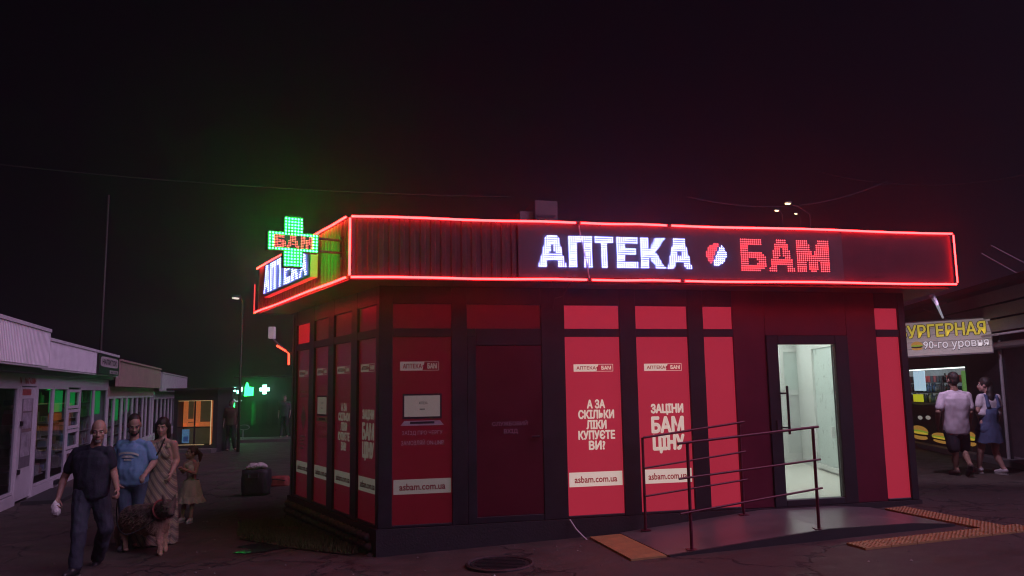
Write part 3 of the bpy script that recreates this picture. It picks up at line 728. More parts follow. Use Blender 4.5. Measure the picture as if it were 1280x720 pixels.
def goods_shelf(parent, t0, t1, z0, z1, seed, o=-.42):
    rr = random.Random(seed); mb = MB(); n = 5
    mb.m = 0
    for i in range(n):
        z = z0 + (z1 - z0) * i / n
        mb.fbox(SW, t0, t1, o - .22, o, z, z + .02)
        t = t0 + .02
        while t < t1 - .08:
            w = rr.uniform(.05, .16); h = rr.uniform(.10, (z1 - z0) / n - .06)
            mb.m = rr.randrange(6)
            if rr.random() < .82: mb.fbox(SW, t, min(t + w * .9, t1), o - .19, o - rr.uniform(.0, .06), z + .022, z + h)
            t += w
        mb.m = 0
    stuff(mb.build("goods_on_shelves", GOODM, parent))
def bay(parent, t0, t1, z0, z1, fr=.05, goods=True, seed=0, sub=None):
    """one glazed bay: frame bars, panes"""
    f = MB()
    f.fbox(SW, t0, t0 + fr, -.03, .03, z0, z1); f.fbox(SW, t1 - fr, t1, -.03, .03, z0, z1); f.fbox(SW, t0 + fr, t1 - fr, -.03, .03, z1 - fr, z1); f.fbox(SW, t0 + fr, t1 - fr, -.03, .03, z0, z0 + fr)
    w = f.build("window_frame", PVC, parent)
    MB().fbox(SW, t0 + fr, t1 - fr, -.006, .004, z0 + fr, z1 - fr).build("pane", GLASSD, w)
    if goods: goods_shelf(parent, t0 + .02, t1 - .02, z0 + .05, z1, seed)
    return w
def shell(parent, t0, t1, zt, wallm, depth=3.2, zdoor=2.16):
    mb = MB(); mb.fbox(SW, t0, t1, -depth, -1.1, ZG - .1, zt - .1)
    mb.build("body", DIMWALL, parent)
    mb = MB(); mb.fbox(SW, t0, t1, -1.1, .25, zt - .10, zt - .04); mb.build("roof", DARKMETAL, parent)
    mb = MB(); mb.fbox(SW, t0, t0 + .06, -1.1, -.04, ZG - .1, zt - .1); mb.fbox(SW, t1 - .06, t1, -1.1, -.04, ZG - .1, zt - .1); mb.build("side_wall", wallm, parent)

# shop A: nearest, two fascia boards, door with posters
A = thing("shop_kiosk", "nearest white shop kiosk with corrugated fascia and glazed door on the left", "shop", SW(3, 0, ZG), "market kiosks in the left row")
shell(A, -4.0, 8.9, 2.75, PVC)
def fascia_board(parent, t0, t1, o, z0, z1, m, pitch=.09, dep=.02, ribs=True):
    b = MB().fbox(SW, t0, t1, o - .10, o, z0, z1).build("fascia_board", m, parent)
    if ribs: ribbed(SW, t0 + .01, t1 - .01, o + .004, z0 + .04, z1 - .06, pitch, dep, "corrugated_sheet", m, b)
    MB().fbox(SW, t0, t1, o, o + .04, z1 - .055, z1 + .01).build("cap_strip", m, b)
    return b
fascia_board(A, -4.0, -.06, .42, 2.15, 2.93, WHITESHEET)
fA = fascia_board(A, -.05, 8.85, .28, 2.14, 2.80, WHITESHEET)
MB().fbox(SW, -.05, 8.85, -.05, .18, 2.05, 2.135).build("soffit", DARKMETAL, A)
MB().fbox(SW, -4.0, -.06, -.05, .32, 2.05, 2.145).build("soffit", DARKMETAL, A)
MB().fbox(SW, -4.0, 8.9, -.04, .035, 1.80, 2.05).build("lintel", PVC, A)
mb = MB(); mb.fbox(SW, -4.0, -.40, -.06, .045, ZG - .1, -.29); mb.fbox(SW, .95, 8.9, -.06, .045, ZG - .1, -.30); mb.build("base_panel", PVC, A)
bay(A, -4.0, -2.35, -.27, 1.80, seed=1); bay(A, -2.32, -.40, -.27, 1.80, seed=2)
bay(A, .97, 2.30, -.29, 1.80, seed=3); wC = bay(A, 2.33, 3.75, -.29, 1.80, seed=4, goods=True)
MB().fbox(SW, 2.42, 3.62, -.09, -.07, 1.22, 1.72).build("green_glow_panel", GREENLIT, wC)
MB().fbox(SW, 2.42, 3.62, -.09, -.07, 1.02, 1.19).build("orange_sign", mat("orange_print", (.6, .22, .03), .5, emit=(.7, .2, .02), es=.12), wC)
# shop door (in use) with posters
f = MB(); f.fbox(SW, -.38, -.30, -.05, .05, ZG, 1.8); f.fbox(SW, .85, .93, -.05, .05, ZG, 1.8); dfr = f.build("door_frame", PVC, A)
leaf = MB().fbox(SW, -.28, .83, -.03, .02, ZG + .06, 1.78).build("door_leaf", PVC, A)
MB().fbox(SW, -.10, .66, .02, .026, .18, 1.55).build("pane", mat("door_glass_dark", (.20, .18, .21), .15, var=.25, scale=5), leaf)
for z0, z1, c in [(1.30, 1.54, (.42, .38, .42)), (.95, 1.27, (.33, .30, .34)), (.40, .88, (.34, .32, .35))]:
    MB().fbox(SW, -.06 + .02, .60, .026, .030, z0, z1).build("poster", mat("poster_%.2f" % z0, c, .6, var=.6, scale=7), leaf)
for z in (1.02, .08): MB().fbox(SW, -.24, -.13, .02, .07, z, z + .09).build("handle", BLACK, leaf)
mb = MB(); text_on(mb, SW, "М    МАГАЗИН", -.42, .74, 1.845, 1.975, .037, .05); text_on(mb, SW, "ХХХХ", -.14, .5, 1.64, 1.76, .023, .05) if False else None
mb.build("red_lettering", mat("red_paint", (.42, .06, .05), .6), A)
MB().fbox(SW, -.12, .48, .02, .024, 1.62, 1.74).build("red_sticker", mat("red_sticker", (.40, .10, .09), .6, var=.5, scale=14), leaf)
# stacked small panes, and another door
for i in range(4):
    z0 = -.22 + i * .50
    bay(A, 3.82, 5.05, z0, z0 + .47, .07, goods=False)
MB().fbox(SW, 3.95, 4.95, -.09, -.07, 1.32, 1.7).build("green_glow_panel", GREENLIT, A)
goods_shelf(A, 3.85, 5.0, -.2, 1.2, 9)
bay(A, 5.1, 6.85, -.29, 1.80, .06, seed=6)
w = bay(A, 6.9, 8.85, -.29, 1.80, .06, seed=7)
MB().fbox(SW, 7.0, 8.3, -.09, -.07, 1.05, 1.72).build("green_glow_panel", GREENLIT, w)
# sign board on the fascia
sb = MB().fbox(SW, 5.45, 8.55, .31, .36, 2.17, 2.72).build("sign_board", BLACK, A)
PALEP = mat("pale_sign_print", (.55, .45, .48), .5, var=.15)
mb = MB()
pts = [(7.0 + (1.35 if math.cos(q) > 0 else -1.35) * min(1, abs(math.cos(q)) * 1.25), 2.52 + .14 * max(-1, min(1, math.sin(q) * 1.3))) for q in np.linspace(0, 2 * math.pi, 25)[:-1]]
mb.add([SW(a, .363, z) for a, z in pts], [tuple(range(24))])
mb.fbox(SW, 7.05, 8.4, .361, .363, 2.21, 2.30)
mb.m = 1; text_on(mb, SW, "НАПИТОК", 5.9, 8.1, 2.44, 2.60, .3655, .05); text_on(mb, SW, "магазин", 7.2, 8.25, 2.225, 2.285, .3655, .02)
mb.build("sign_print", [PALEP, BLACK], sb)
mt = MB().prism([p[:2] for p in (SW(-.3, .15, 0), SW(2.0, .15, 0), SW(2.0, .85, 0), SW(-.3, .85, 0))][::-1], ZG * K - .0, ZG * K + .07).build("door_step", mat("dark_step", (.03, .03, .03), .8), None)
tag(mt, "low dark step in front of the nearest shop's door", "step")
MB().fbox(SW, 2.65, 3.05, .05, .12, -.42, -.33).build("wall_bracket", BLACK, A)

# shop B and C further along
B = thing("shop_kiosk", "salmon-fascia shop kiosk with green-lit windows, second in the left row", "shop", SW(14, 0, ZG), "market kiosks in the left row")
shell(B, 9.0, 19.6, 2.66, SALMON)
fascia_board(B, 9.05, 19.55, .30, 1.86, 2.70, SALMON, ribs=False)
MB().fbox(SW, 9.0, 19.6, -.04, .03, 1.55, 1.86).build("lintel", SALMON, B); MB().fbox(SW, 9.0, 19.6, -.06, .045, ZG - .1, -.2).build("base_panel", PVC, B)
t = 9.05; i = 0
while t < 19.3:
    wd = [1.15, 1.5, 1.0, 1.3][i % 4]; te = min(t + wd, 19.55)
    w = bay(B, t, te - .08, -.2, 1.55, .07, seed=20 + i)
    if i in (1, 3): MB().fbox(SW, t + .12, te - .2, -.09, -.07, .75 if i == 1 else 1.0, 1.45).build("green_glow_panel", GREENLIT, w)
    t += wd; i += 1
Cc = thing("shop_kiosk", "farthest pale kiosk at the end of the left row", "shop", SW(26, 0, ZG), "market kiosks in the left row")
shell(Cc, 19.7, 31.8, 2.5, PALEWALL)
fascia_board(Cc, 19.75, 31.75, .34, 1.72, 2.56, PALEWALL, .16, .02)
MB().fbox(SW, 19.7, 31.8, -.04, .03, 1.45, 1.72).build("lintel", PALEWALL, Cc); MB().fbox(SW, 19.7, 31.8, -.06, .045, ZG - .1, -.2).build("base_panel", PALEWALL, Cc)
t = 19.8; i = 0
while t < 31.3:
    te = min(t + 1.5, 31.7); bay(Cc, t, te - .1, -.2, 1.45, .08, seed=40 + i, goods=False); t += 1.5; i += 1

# ================================================================== ORANGE-LIT KIOSK
P0 = on_ground(222, 566); kd = P0[1]
kx = lambda x: at_depth(x, 520, kd)[0]
kz = lambda y: at_depth(245, y, kd)[2]
kk = thing("lit_kiosk", "small dark kiosk with an orange-lit cabinet window, beyond the family", "kiosk", (kx(250), kd, P0[2]))
def KW(a, o, z): return np.array([a, kd - o, z])
x0, x1, x2 = kx(217), kx(265), kx(272); zb_, zt_ = kz(556), kz(501)
mb = MB(); mb.fbox(KW, x0, x2, -1.3, -.6, P0[2], kz(488)); mb.fbox(KW, x0, x2, -.6, 0, P0[2], zb_ - .03); mb.fbox(KW, x0, x2, -.6, 0, zt_ + .03, kz(488)); mb.fbox(KW, x1 + .03, x2, -.6, 0, zb_ - .03, zt_ + .03); mb.fbox(KW, x0, kx(222), -.6, 0, zb_ - .03, zt_ + .03)
mb.build("body", mat("kiosk_dark_wall", (.03, .028, .03), .7), kk)
mb = MB(); mb.fbox(KW, x0 - .15, x2 + .15, -1.4, .3, kz(488), kz(485)); mb.build("roof", DARKMETAL, kk)
mb = MB(); mb.fbox(KW, x0, x2, .0, .5, P0[2], P0[2] + .14); mb.build("step", CONC, kk)
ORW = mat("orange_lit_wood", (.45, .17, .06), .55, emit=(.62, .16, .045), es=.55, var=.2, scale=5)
xa, xm, xb = kx(223), kx(243.5), kx(264); zm = kz(534)
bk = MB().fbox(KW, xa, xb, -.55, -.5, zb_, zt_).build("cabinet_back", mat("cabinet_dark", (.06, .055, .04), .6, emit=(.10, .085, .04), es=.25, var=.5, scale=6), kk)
for a0, a1, z0, z1 in [(xa, kx(228), zm, zt_), (kx(236), xm, zm, zt_), (kx(228), kx(236), kz(540 - 12), kz(541 - 4) if False else kz(524)), (kx(258), xb, zb_, zt_), (xm, kx(258), kz(534), kz(528)), (xa, xm, kz(534), kz(529))]:
    if z1 < z0: z0, z1 = z1, z0
    MB().fbox(KW, a0, a1, -.48, -.40, z0, z1).build("cabinet_board", ORW, kk)
mb = MB(); mb.fbox(KW, xm - .02, xm + .02, -.03, .02, zb_, zt_); mb.fbox(KW, xa, xb, -.031, .021, zm - .02, zm + .02); mb.build("glazing_bar", BLACK, kk)
WARM = mat("warm_strip_light", (.8, .6, .3), .5, emit=(1.0, .68, .3), es=.5, var=0)
for a0, a1, z0, z1 in [(xa, xb, zt_ - .008, zt_ + .006), (xb - .012, xb + .004, zb_, zt_), (xa, kx(256), zb_ - .006, zb_ + .008)]:
    MB().fbox(KW, a0, a1, -.02, .025, z0, z1).build("light_strip", WARM, kk)
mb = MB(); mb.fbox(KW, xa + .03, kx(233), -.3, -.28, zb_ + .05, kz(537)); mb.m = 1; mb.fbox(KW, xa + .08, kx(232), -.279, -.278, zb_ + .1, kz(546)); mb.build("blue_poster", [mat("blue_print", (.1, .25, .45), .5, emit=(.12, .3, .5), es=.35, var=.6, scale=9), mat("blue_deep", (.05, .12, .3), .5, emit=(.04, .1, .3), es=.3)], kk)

# ================================================================== FAR PHARMACY, POLES, LAMPS, WIRES
fd = 34.0
def FARW(a, o, z): return np.array([a, fd - o, z])
fx = lambda x: at_depth(x, 490, fd)[0]; fz = lambda y: at_depth(320, y, fd)[2]
far = thing("far_shop_building", "dark far building carrying small green lights at the street's end", "building", (fx(330), fd, ZG))
mb = MB(); mb.fbox(FARW, fx(296), fx(420), -6, -.4, ZG, fz(472)); mb.build("wall", mat("far_wall", (.022, .022, .022), .8, var=.3), far)
for i in range(5):
    xx = fx(312 + i * 13); MB().fbox(FARW, xx, xx + .22, -.4, -.33, ZG + .6, fz(500)).build("window", mat("far_window", (.02, .025, .025), .2), far)
MB().fbox(FARW, fx(294), fx(422), -6.2, .2, fz(472), fz(470)).build("roof", DARKMETAL, far)
GL = mat("far_green_light", (.05, .5, .2), .5, emit=(.02, 1.0, .12), es=9.0, var=0)
CY = mat("far_cyan_light", (.3, .6, .5), .5, emit=(.35, 1.0, .75), es=9.0, var=0)
cs2 = thing("far_cross_sign", "small pale cyan-white pharmacy cross glowing at the street's end", "sign", FARW(fx(332), .2, fz(487)))
u = .09
mb = MB(); P = (fx(332), fz(487))
mb.fbox(FARW, P[0] - 2.2 * u, P[0] + 2.2 * u, .1, .2, P[1] - .8 * u, P[1] + .8 * u); mb.fbox(FARW, P[0] - .8 * u, P[0] + .8 * u, .098, .202, P[1] - 2.2 * u, P[1] + 2.2 * u); mb.build("lit_face", CY, cs2)
MB().fbox(FARW, P[0] - .03, P[0] + .03, -.4, .098, P[1] - .03, P[1] + .03).build("bracket", DARKMETAL, cs2)
gs = thing("green_glow_panel", "bright green box sign with a pointed corner beside the cyan cross", "sign", FARW(fx(312), .2, fz(492)))
mb = MB(); mb.add([FARW(fx(a), .2, fz(z)) for a, z in [(307, 495), (317, 494.5), (317.5, 484), (312, 483.5), (310, 478), (308, 483)]] + [FARW(fx(a), .05, fz(z)) for a, z in [(307, 495), (317, 494.5), (317.5, 484), (312, 483.5), (310, 478), (308, 483)]], [(0, 1, 2, 3, 4, 5)] + [(i, 6 + i, 6 + (i + 1) % 6, (i + 1) % 6) for i in range(6)]); mb.build("lit_face", GL, gs)
MB().fbox(FARW, fx(309), fx(315), -.4, .045, fz(492), fz(488)).build("bracket", DARKMETAL, gs)
cl = thing("cyan_garland_light", "cyan scalloped light above the green vertical lamp at the street's end", "lamp", FARW(fx(299), .2, fz(492)))
mb = MB()
for a, z0, z1 in [(295.5, 489, 484), (299.5, 491.5, 488), (303.5, 489, 484)]: mb.tube([FARW(fx(a), .2, fz(z0)), FARW(fx(a), .2, fz(z1))], .045, 8)
mb.build("lit_tube", CY, cl); MB().tube([FARW(fx(295), .25, fz(499)), FARW(fx(298), .25, fz(501.5)), FARW(fx(305), .25, fz(500.5))], .025, 6).build("pale_arc", mat("pale_violet_light", (.5, .5, .6), .5, emit=(.5, .5, .75), es=.6, var=0), cl)
MB().fbox(FARW, fx(294), fx(305), .05, .14, fz(494), fz(482)).build("back_plate", DARKMETAL, cl)
gp = thing("green_light_column", "tall thin green light column standing at the street's end", "lamp", (fx(300), fd - .9, ZG * K))
mb = MB(); mb.tube([FARW(fx(299), .9, fz(543)), FARW(fx(298.6), .9, fz(505))], .055, 8); mb.tube([FARW(fx(302), .85, fz(520)), FARW(fx(302), .85, fz(503))], .025, 6); mb.build("lit_tube", GL, gp)
mb = MB(); mb.tube([FARW(fx(300), .9, ZG * K - .02), FARW(fx(300), .9, fz(544))], .14, 10); mb.tube([FARW(fx(300.6), .98, ZG * K), FARW(fx(300.6), 1.0, fz(500))], .02, 6); mb.build("pedestal", DARKMETAL, gp)
pv = MB().prism([(fx(300), fd - 2.2), (fx(420), fd - 2.2), (fx(420), fd - .39), (fx(300), fd - .39)], ZG * K - .05, ZG * K + .12).build("pavement", CONC); structure(pv)
# direction sign stand
ss = thing("sign_stand", "small round-headed sign stand on the far pavement", "sign", (fx(321), fd - 1.6, ZG * K + .12))
mb = MB(); mb.tube([FARW(fx(321), 1.6, ZG * K + .12), FARW(fx(321), 1.6, fz(535))], .02, 6); mb.build("post", GREY, ss)
mb = MB(); c = FARW(fx(322), 1.6, fz(532)); mb.tube([c + np.array([.22 * math.cos(q), 0, .10 * math.sin(q)]) for q in np.linspace(0, 6.283, 17)], .015, 6); mb.build("ring_head", GREY, ss)

def lamp_post(label, x, yb, yt, Y, head=None, r=.06, group=None, hz=None):
    b = at_depth(x, yb, Y); t = at_depth(x, yt, Y); b = np.array([t[0], Y, ground_z(t[0]) - .05])
    o = thing("street_lamp" if head else "mast", label, "street lamp" if head else "mast", b, group)
    MB().tube([b, (b * .6 + t * .4), t], [r, r * .8, r * .5], 8).build("pole", mat("galvanised_pole", (.035, .03, .025), .55, .3, var=.2), o, smooth=True)
    if head:
        h = at_depth(head[0], head[1], Y - .3)
        MB().tube([t, (t + h) / 2 + ZV * .1, h], r * .4, 6).build("arm", MATS["galvanised_pole"], o)
        d = (h - t); d[2] = 0; d /= max(1e-6, np.linalg.norm(d))
        mb = MB(); e = np.array([d[1], -d[0], 0]) * .09
        mb.hexa([h - d * .18 - e, h + d * .22 - e * .7, h + d * .22 + e * .7, h - d * .18 + e], [h - d * .15 - e * .7 + ZV * .09, h + d * .15 - e * .5 + ZV * .07, h + d * .15 + e * .5 + ZV * .07, h - d * .15 + e * .7 + ZV * .09]); mb.build("lamp_head", DARKMETAL, o)
        mb = MB(); mb.hexa([h - d * .1 - e * .6 - ZV * .05, h + d * .14 - e * .5 - ZV * .05, h + d * .14 + e * .5 - ZV * .05, h - d * .1 + e * .6 - ZV * .05], [h - d * .1 - e * .6 - ZV * .004, h + d * .14 - e * .5 - ZV * .004, h + d * .14 + e * .5 - ZV * .004, h - d * .1 + e * .6 - ZV * .004]); mb.build("lit_lens", mat("street_lamp_%s" % hz[0], (.8, .7, .5), .5, emit=hz[1], es=hz[2], var=0), o)
    return o
lamp_post("street lamp on a slim pole left of the pharmacy, pale light at its tip", 303, 540, 378, 27.0, (295, 372), .055, None, ("cool", (1, .85, .75), 1.0))
lamp_post("tall thin mast rising behind the left shop row", 136, 560, 244, 24.0, None, .06)
lamp_post("brightest yellow street lamp above the pharmacy roof", 1012, 500, 268, 38.0, (985, 254), .045, "far street lamps over the roof", ("warm", (1, .72, .30), 9))
lamp_post("weaker yellow street lamp, lower left of the brightest one", 978, 500, 268, 46.0, (971, 263), .04, "far street lamps over the roof", ("warm2", (1, .66, .30), 6))
lamp_post("tiniest yellow street lamp, right of the other two", 1000, 500, 272, 62.0, (995, 267), .04, "far street lamps over the roof", ("warm3", (1, .7, .35), 6))
def wire(label, P, Q, sag, r, m, n=24):
    pts = [np.array(P) * (1 - i / n) + np.array(Q) * (i / n) - ZV * sag * 4 * (i / n) * (1 - i / n) for i in range(n + 1)]
    return tag(MB().tube(pts, r, 5).build("overhead_wire", m), label, "wire", "overhead wires")
wire("overhead wire running left above the green cross", at_depth(-120, 192, 10.2), at_depth(640, 246, 11.5), .12, .005, CABLE)
wire("overhead wire sagging at the upper right above the burger kiosk", at_depth(1020, 214, 15), at_depth(1310, 211, 14), .30, .006, CABLE)
wire("faint overhead wire dipping toward the roof from the right", at_depth(860, 246, 14), at_depth(1110, 226, 16), .35, .005, CABLE)

# ================================================================== RIGHT: BURGER KIOSK
RB = on_ground(1211, 570); RV = ray(790, 483); RV[2] = 0; RV /= np.linalg.norm(RV); RN = np.array([-RV[1], RV[0], 0.0])
def RW(a, o, z): return np.array([RB[0], RB[1], 0]) - RV * a * K + RN * o * K + ZV * z * K   # a grows towards the camera (to the right), o out to the street
def rw(x, y):
    P = on_plane(x, y, RW(0, 0, 0), RN); return float(-np.dot(P - RW(0, 0, 0), RV) / K), P[2] / K
bkk = thing("burger_kiosk", "burger kiosk with a lit serving window behind the walking couple", "kiosk", RW(-1, 0, 0))
aL = rw(1120, 500)[0]; aM = rw(1208, 480)[0]; zw0 = rw(1180, 506)[1]; zw1 = rw(1170, 460)[1]; gR = -.03
BROWN = mat("kiosk_brown", (.10, .075, .07), .6, var=.25)
VIO = mat("kiosk_violet_grey", (.13, .11, .13), .6, var=.2)
mb = MB()
for a0, a1, o0, o1, z0, z1 in [(aL - 4, aM + .25, -2.6, -.52, gR - .05, 3.35), (aL - 4, aM + .25, -.52, 0, zw1, 3.35), (aL - 4, aM + .25, -.52, 0, gR - .05, zw0), (aM, aM + .25, -.52, 0, zw0, zw1), (aL - 4, aL - 2, -.52, 0, zw0, zw1)]: mb.fbox(RW, a0, a1, o0, o1, z0, z1)
mb.build("body", BROWN, bkk)
rf = MB().fbox(RW, aL - 2, aM + 6, -3, .55, 3.35, 3.47).build("roof", VIO, bkk)
inn = MB().fbox(RW, aL - 2, aM, -.515, -.48, zw0, zw1).build("back_shelf_wall", mat("glowing_kiosk_inside", (.30, .34, .36), .6, emit=(.26, .30, .33), es=.35, var=.3), bkk)  # wall glows by itself, the window's inner light put into its colour
MB().fbox(RW, aL - 2, aM, -.16, -.10, zw1 - .03, zw1 - .005).build("fill_strip", mat("kiosk_fill_strip", (.8, .8, .8), .5, emit=(.85, 1.0, .95), es=2.2, var=0), bkk)  # glowing strip added under the lintel to brighten the shelves
rr = random.Random(11)
for i in range(3):
    z = zw0 + .02 + i * (zw1 - zw0 - .1) / 3
    MB().fbox(RW, aL - 2, aM, -.48, -.26, z - .02, z).build("shelf", DARKMETAL, bkk)
    a = aL - 1.9
    while a < aM - .1:
        r_ = rr.uniform(.028, .045); h = rr.uniform(.14, .26); c = RW(a, -.36, z)
        if i == 2 and rr.random() < .8:
            bt = MB().fbox(RW, a, a + .17, -.46, -.30, z, z + .16).build("bottle", mat(*[("red_box", (.5, .04, .04), .5), ("dark_box", (.05, .04, .05), .5)][rr.randrange(2)]), bkk); bt.name = "packet"; a += .2; continue
        m = [mat("bottle_blue", (.1, .2, .4), .2), mat("bottle_white", (.6, .6, .62), .3), mat("bottle_dark", (.03, .03, .03), .2), mat("bottle_green", (.08, .22, .08), .2)][rr.randrange(4)]
        MB().tube([c, c + ZV * h * .6, c + ZV * h * .75, c + ZV * h], [r_, r_, r_ * .4, r_ * .4], 8).build("bottle", m, bkk, smooth=True)
        a += r_ * 2 + rr.uniform(.01, .06)
MB().fbox(RW, rw(1139, 480)[0], rw(1152, 480)[0], -.10, -.07, zw0 + .32, zw1 - .05).build("menu_panel", mat("menu_panel", (.4, .5, .6), .5, emit=(.35, .5, .62), es=1.1, var=.5, scale=6), bkk)  # emission put into the panel to brighten the window
a0, z0 = rw(1143, 502); a1, z1 = rw(1153, 493)
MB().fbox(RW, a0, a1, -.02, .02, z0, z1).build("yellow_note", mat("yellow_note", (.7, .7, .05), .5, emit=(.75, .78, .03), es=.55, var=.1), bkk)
a0, z0 = rw(1199, 500); a1, z1 = rw(1206, 463)
MB().fbox(RW, a0, a1, -.12, -.09, z0, z1).build("green_menu", mat("green_menu", (.2, .4, .1), .5, emit=(.2, .45, .12), es=.4, var=.6, scale=9), bkk)
ctr = MB().fbox(RW, aL - 2, aM + .1, .0, .14, zw0 - .06, zw0 - .015).build("counter", DARKMETAL, bkk)
# burger pictures on the front panel (generic food print)
za, zb2 = rw(1180, 560)[1], rw(1180, 512)[1]
pn = MB().fbox(RW, aL - 1.5, aM + .02, .0, .012, za - .02, zb2 + .02).build("food_panel", mat("food_panel_brown", (.09, .06, .05), .6, var=.3), bkk)
PRN = [mat("bun_print", (.50, .25, .07), .6, emit=(.6, .3, .06), es=.45, var=.3, scale=9), mat("lettuce_print", (.22, .36, .05), .6, emit=(.3, .42, .04), es=.5, var=.4, scale=15), mat("cheese_print", (.62, .42, .05), .6, emit=(.7, .5, .05), es=.55), mat("patty_print", (.10, .045, .03), .6), mat("white_print", (.7, .65, .6), .6, emit=(.6, .55, .5), es=.4)]  # emission in the food prints brightens them; they are no lamps
def disc(mb, a, z, ra, rz, o, q0=0, q1=6.283, n=16): mb.add([RW(a + ra * math.cos(q), o, z + rz * math.sin(q)) for q in np.linspace(q0, q1, n)], [tuple(range(n))])
mb = MB()
for (x, y, w, h) in [(1150, 541, .62, .34), (1178, 548, .62, .24), (1199, 550, .5, .24), (1214, 549, .3, .30)]:
    a, z = rw(x, y)
    mb.m = 0; disc(mb, a, z + h * .12, w, h * .42, .0145, 0, 3.1416); disc(mb, a, z - h * .3, w * .9, h * .2, .0140)
    mb.m = 1; disc(mb, a, z + h * .1, w * 1.04, h * .12, .0155)
    mb.m = 2; disc(mb, a, z, w, h * .09, .0160)
    mb.m = 3; disc(mb, a, z - h * .12, w * .95, h * .10, .0150)
mb.m = 4
for x, y in [(1151, 522), (1161, 522)]:
    a, z = rw(x, y); disc(mb, a, z, .17, .05, .0165)
mb.build("burger_print", PRN, pn)
MB().fbox(RW, aL - 2, aM + 6, -.3, .25, gR - .05, .09).build("base_kerb", mat("kerb_grey", (.22, .2, .2), .8, var=.2), bkk)
# part right of the window: dark wall, door, white post, second window, canopy sheets
aP = rw(1257, 500)[0]
MB().fbox(RW, aM + .25, aP - .02, -.06, .0, gR, 3.35).build("wall_panel", mat("dark_violet_wall", (.045, .036, .042), .5, var=.3), bkk)
MB().tube([RW(aP, .04, gR), RW(aP, .02, 2.4)], .03, 8).build("white_post", mat("white_post", (.5, .48, .5), .4), bkk)
mb = MB(); mb.fbox(RW, aP, aP + 4, -1.6, -1.5, gR, 3.35); mb.build("wall_panel", mat("dark_violet_wall2", (.06, .05, .06), .5, var=.3), bkk)
aQ = rw(1266, 480)[0]
MB().fbox(RW, aP + .1, aP + 3, -1.0, -.3, gR, .95).build("display_cabinet", mat("pink_cabinet", (.16, .10, .13), .5, var=.4, scale=4), bkk)
MB().fbox(RW, aP + .2, aP + 3, -1.49, -1.44, 1.35, 2.1).build("wall_board", mat("pale_board", (.45, .52, .45), .6, emit=(.3, .36, .3), es=.15, var=.3), bkk)
MB().tube([RW(aP + .7, -1.35, 1.9), RW(aP + .7, -1.43, 1.9)], .22, 16).build("fan_cover", BLACK, bkk)
# awning sheets and tubes over the pavement
for i in range(3):
    zq = 2.55 + i * .25
    MB().hexa([RW(aM + .2, .30 + .1 * i, zq), RW(aM + 6, .30 + .1 * i, zq), RW(aM + 6, .26 + .1 * i, zq), RW(aM + .2, .26 + .1 * i, zq)], [RW(aM + .2, .34 + .1 * i, zq + .22), RW(aM + 6, .34 + .1 * i, zq + .22), RW(aM + 6, .30 + .1 * i, zq + .22), RW(aM + .2, .30 + .1 * i, zq + .22)]).build("awning_slat", mat("awning_sheet", (.24, .20, .23), .5, .2, var=.15), bkk)
MB().tube([RW(aL - 1.5, .2, 2.28), RW(aM + 6, .2, 2.28)], .07, 10).build("awning_roller", mat("roller_brown", (.12, .08, .09), .5), bkk)
MB().tube([RW(aM + .3, .45, 2.47), RW(aM + 6, .45, 2.47)], .022, 8).build("awning_tube", mat("pale_pipe", (.55, .5, .53), .4), bkk)
# BURGER sign board, hung across the pavement
bs = thing("burger_sign", "wood-look burger sign board with yellow and white lettering above the couple", "sign", at_depth(1190, 442, 15.0))
BR = at_depth(1239, 420, 14.4); BD = np.array([.93, -.36, 0]); BD /= np.linalg.norm(BD); BN = np.array([BD[1], -BD[0], 0])
BT, BB = at_depth(1239, 397, 14.4)[2], at_depth(1239, 440, 14.4)[2]
def BW(a, o, z): return np.array([BR[0], BR[1], 0]) + BD * a + BN * o + ZV * (z + .03 * a)
bwid = 2.05
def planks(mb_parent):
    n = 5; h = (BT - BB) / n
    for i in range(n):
        o = MB().fbox(BW, -bwid, 0, .0, .012 + .003 * (i % 2), BB + i * h + .004, BB + (i + 1) * h - .004).build("plank", mat("sign_plank_%d" % (i % 3), [(.40, .35, .33), (.34, .29, .27), (.45, .39, .36)][i % 3], .6, emit=(.55, .44, .46), es=.32, var=.35, scale=7, stretch=(1, 1, 9)), bs)  # planks glow slightly, lamplight on the board put into the material
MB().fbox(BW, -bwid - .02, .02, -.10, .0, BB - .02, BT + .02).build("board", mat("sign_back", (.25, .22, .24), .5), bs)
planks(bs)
def bx_(x): 
    P = on_plane(x, 420, BR, BN); return float(np.dot(P - BR, BD))
hh = BT - BB
YEL = mat("sign_yellow", (.75, .60, .04), .5, emit=(.9, .72, .10), es=.42, var=.08)  # lettering brightened by its own emission
OUT = mat("sign_outline", (.02, .02, .03), .5); WHT = mat("sign_white", (.75, .72, .72), .5, emit=(.8, .72, .78), es=.55)  # white lettering brightened by emission as well
a0, a1 = bx_(1140), bx_(1233); lw = (a1 - a0) / 8
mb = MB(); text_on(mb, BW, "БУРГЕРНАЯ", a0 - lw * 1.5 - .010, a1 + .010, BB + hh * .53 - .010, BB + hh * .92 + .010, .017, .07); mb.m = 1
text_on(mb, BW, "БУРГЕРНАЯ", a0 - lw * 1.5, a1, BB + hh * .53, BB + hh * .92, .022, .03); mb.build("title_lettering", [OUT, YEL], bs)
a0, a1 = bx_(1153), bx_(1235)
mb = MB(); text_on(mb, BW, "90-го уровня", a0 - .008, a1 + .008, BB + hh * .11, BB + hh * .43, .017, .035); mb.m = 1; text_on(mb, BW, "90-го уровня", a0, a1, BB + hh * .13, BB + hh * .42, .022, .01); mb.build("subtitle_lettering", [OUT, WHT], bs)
def bdisc(mb, a, z, ra, rz, o, q0=0, q1=6.283, n=16): mb.add([BW(a + ra * math.cos(q), o, z + rz * math.sin(q)) for q in np.linspace(q0, q1, n)], [tuple(range(n))])
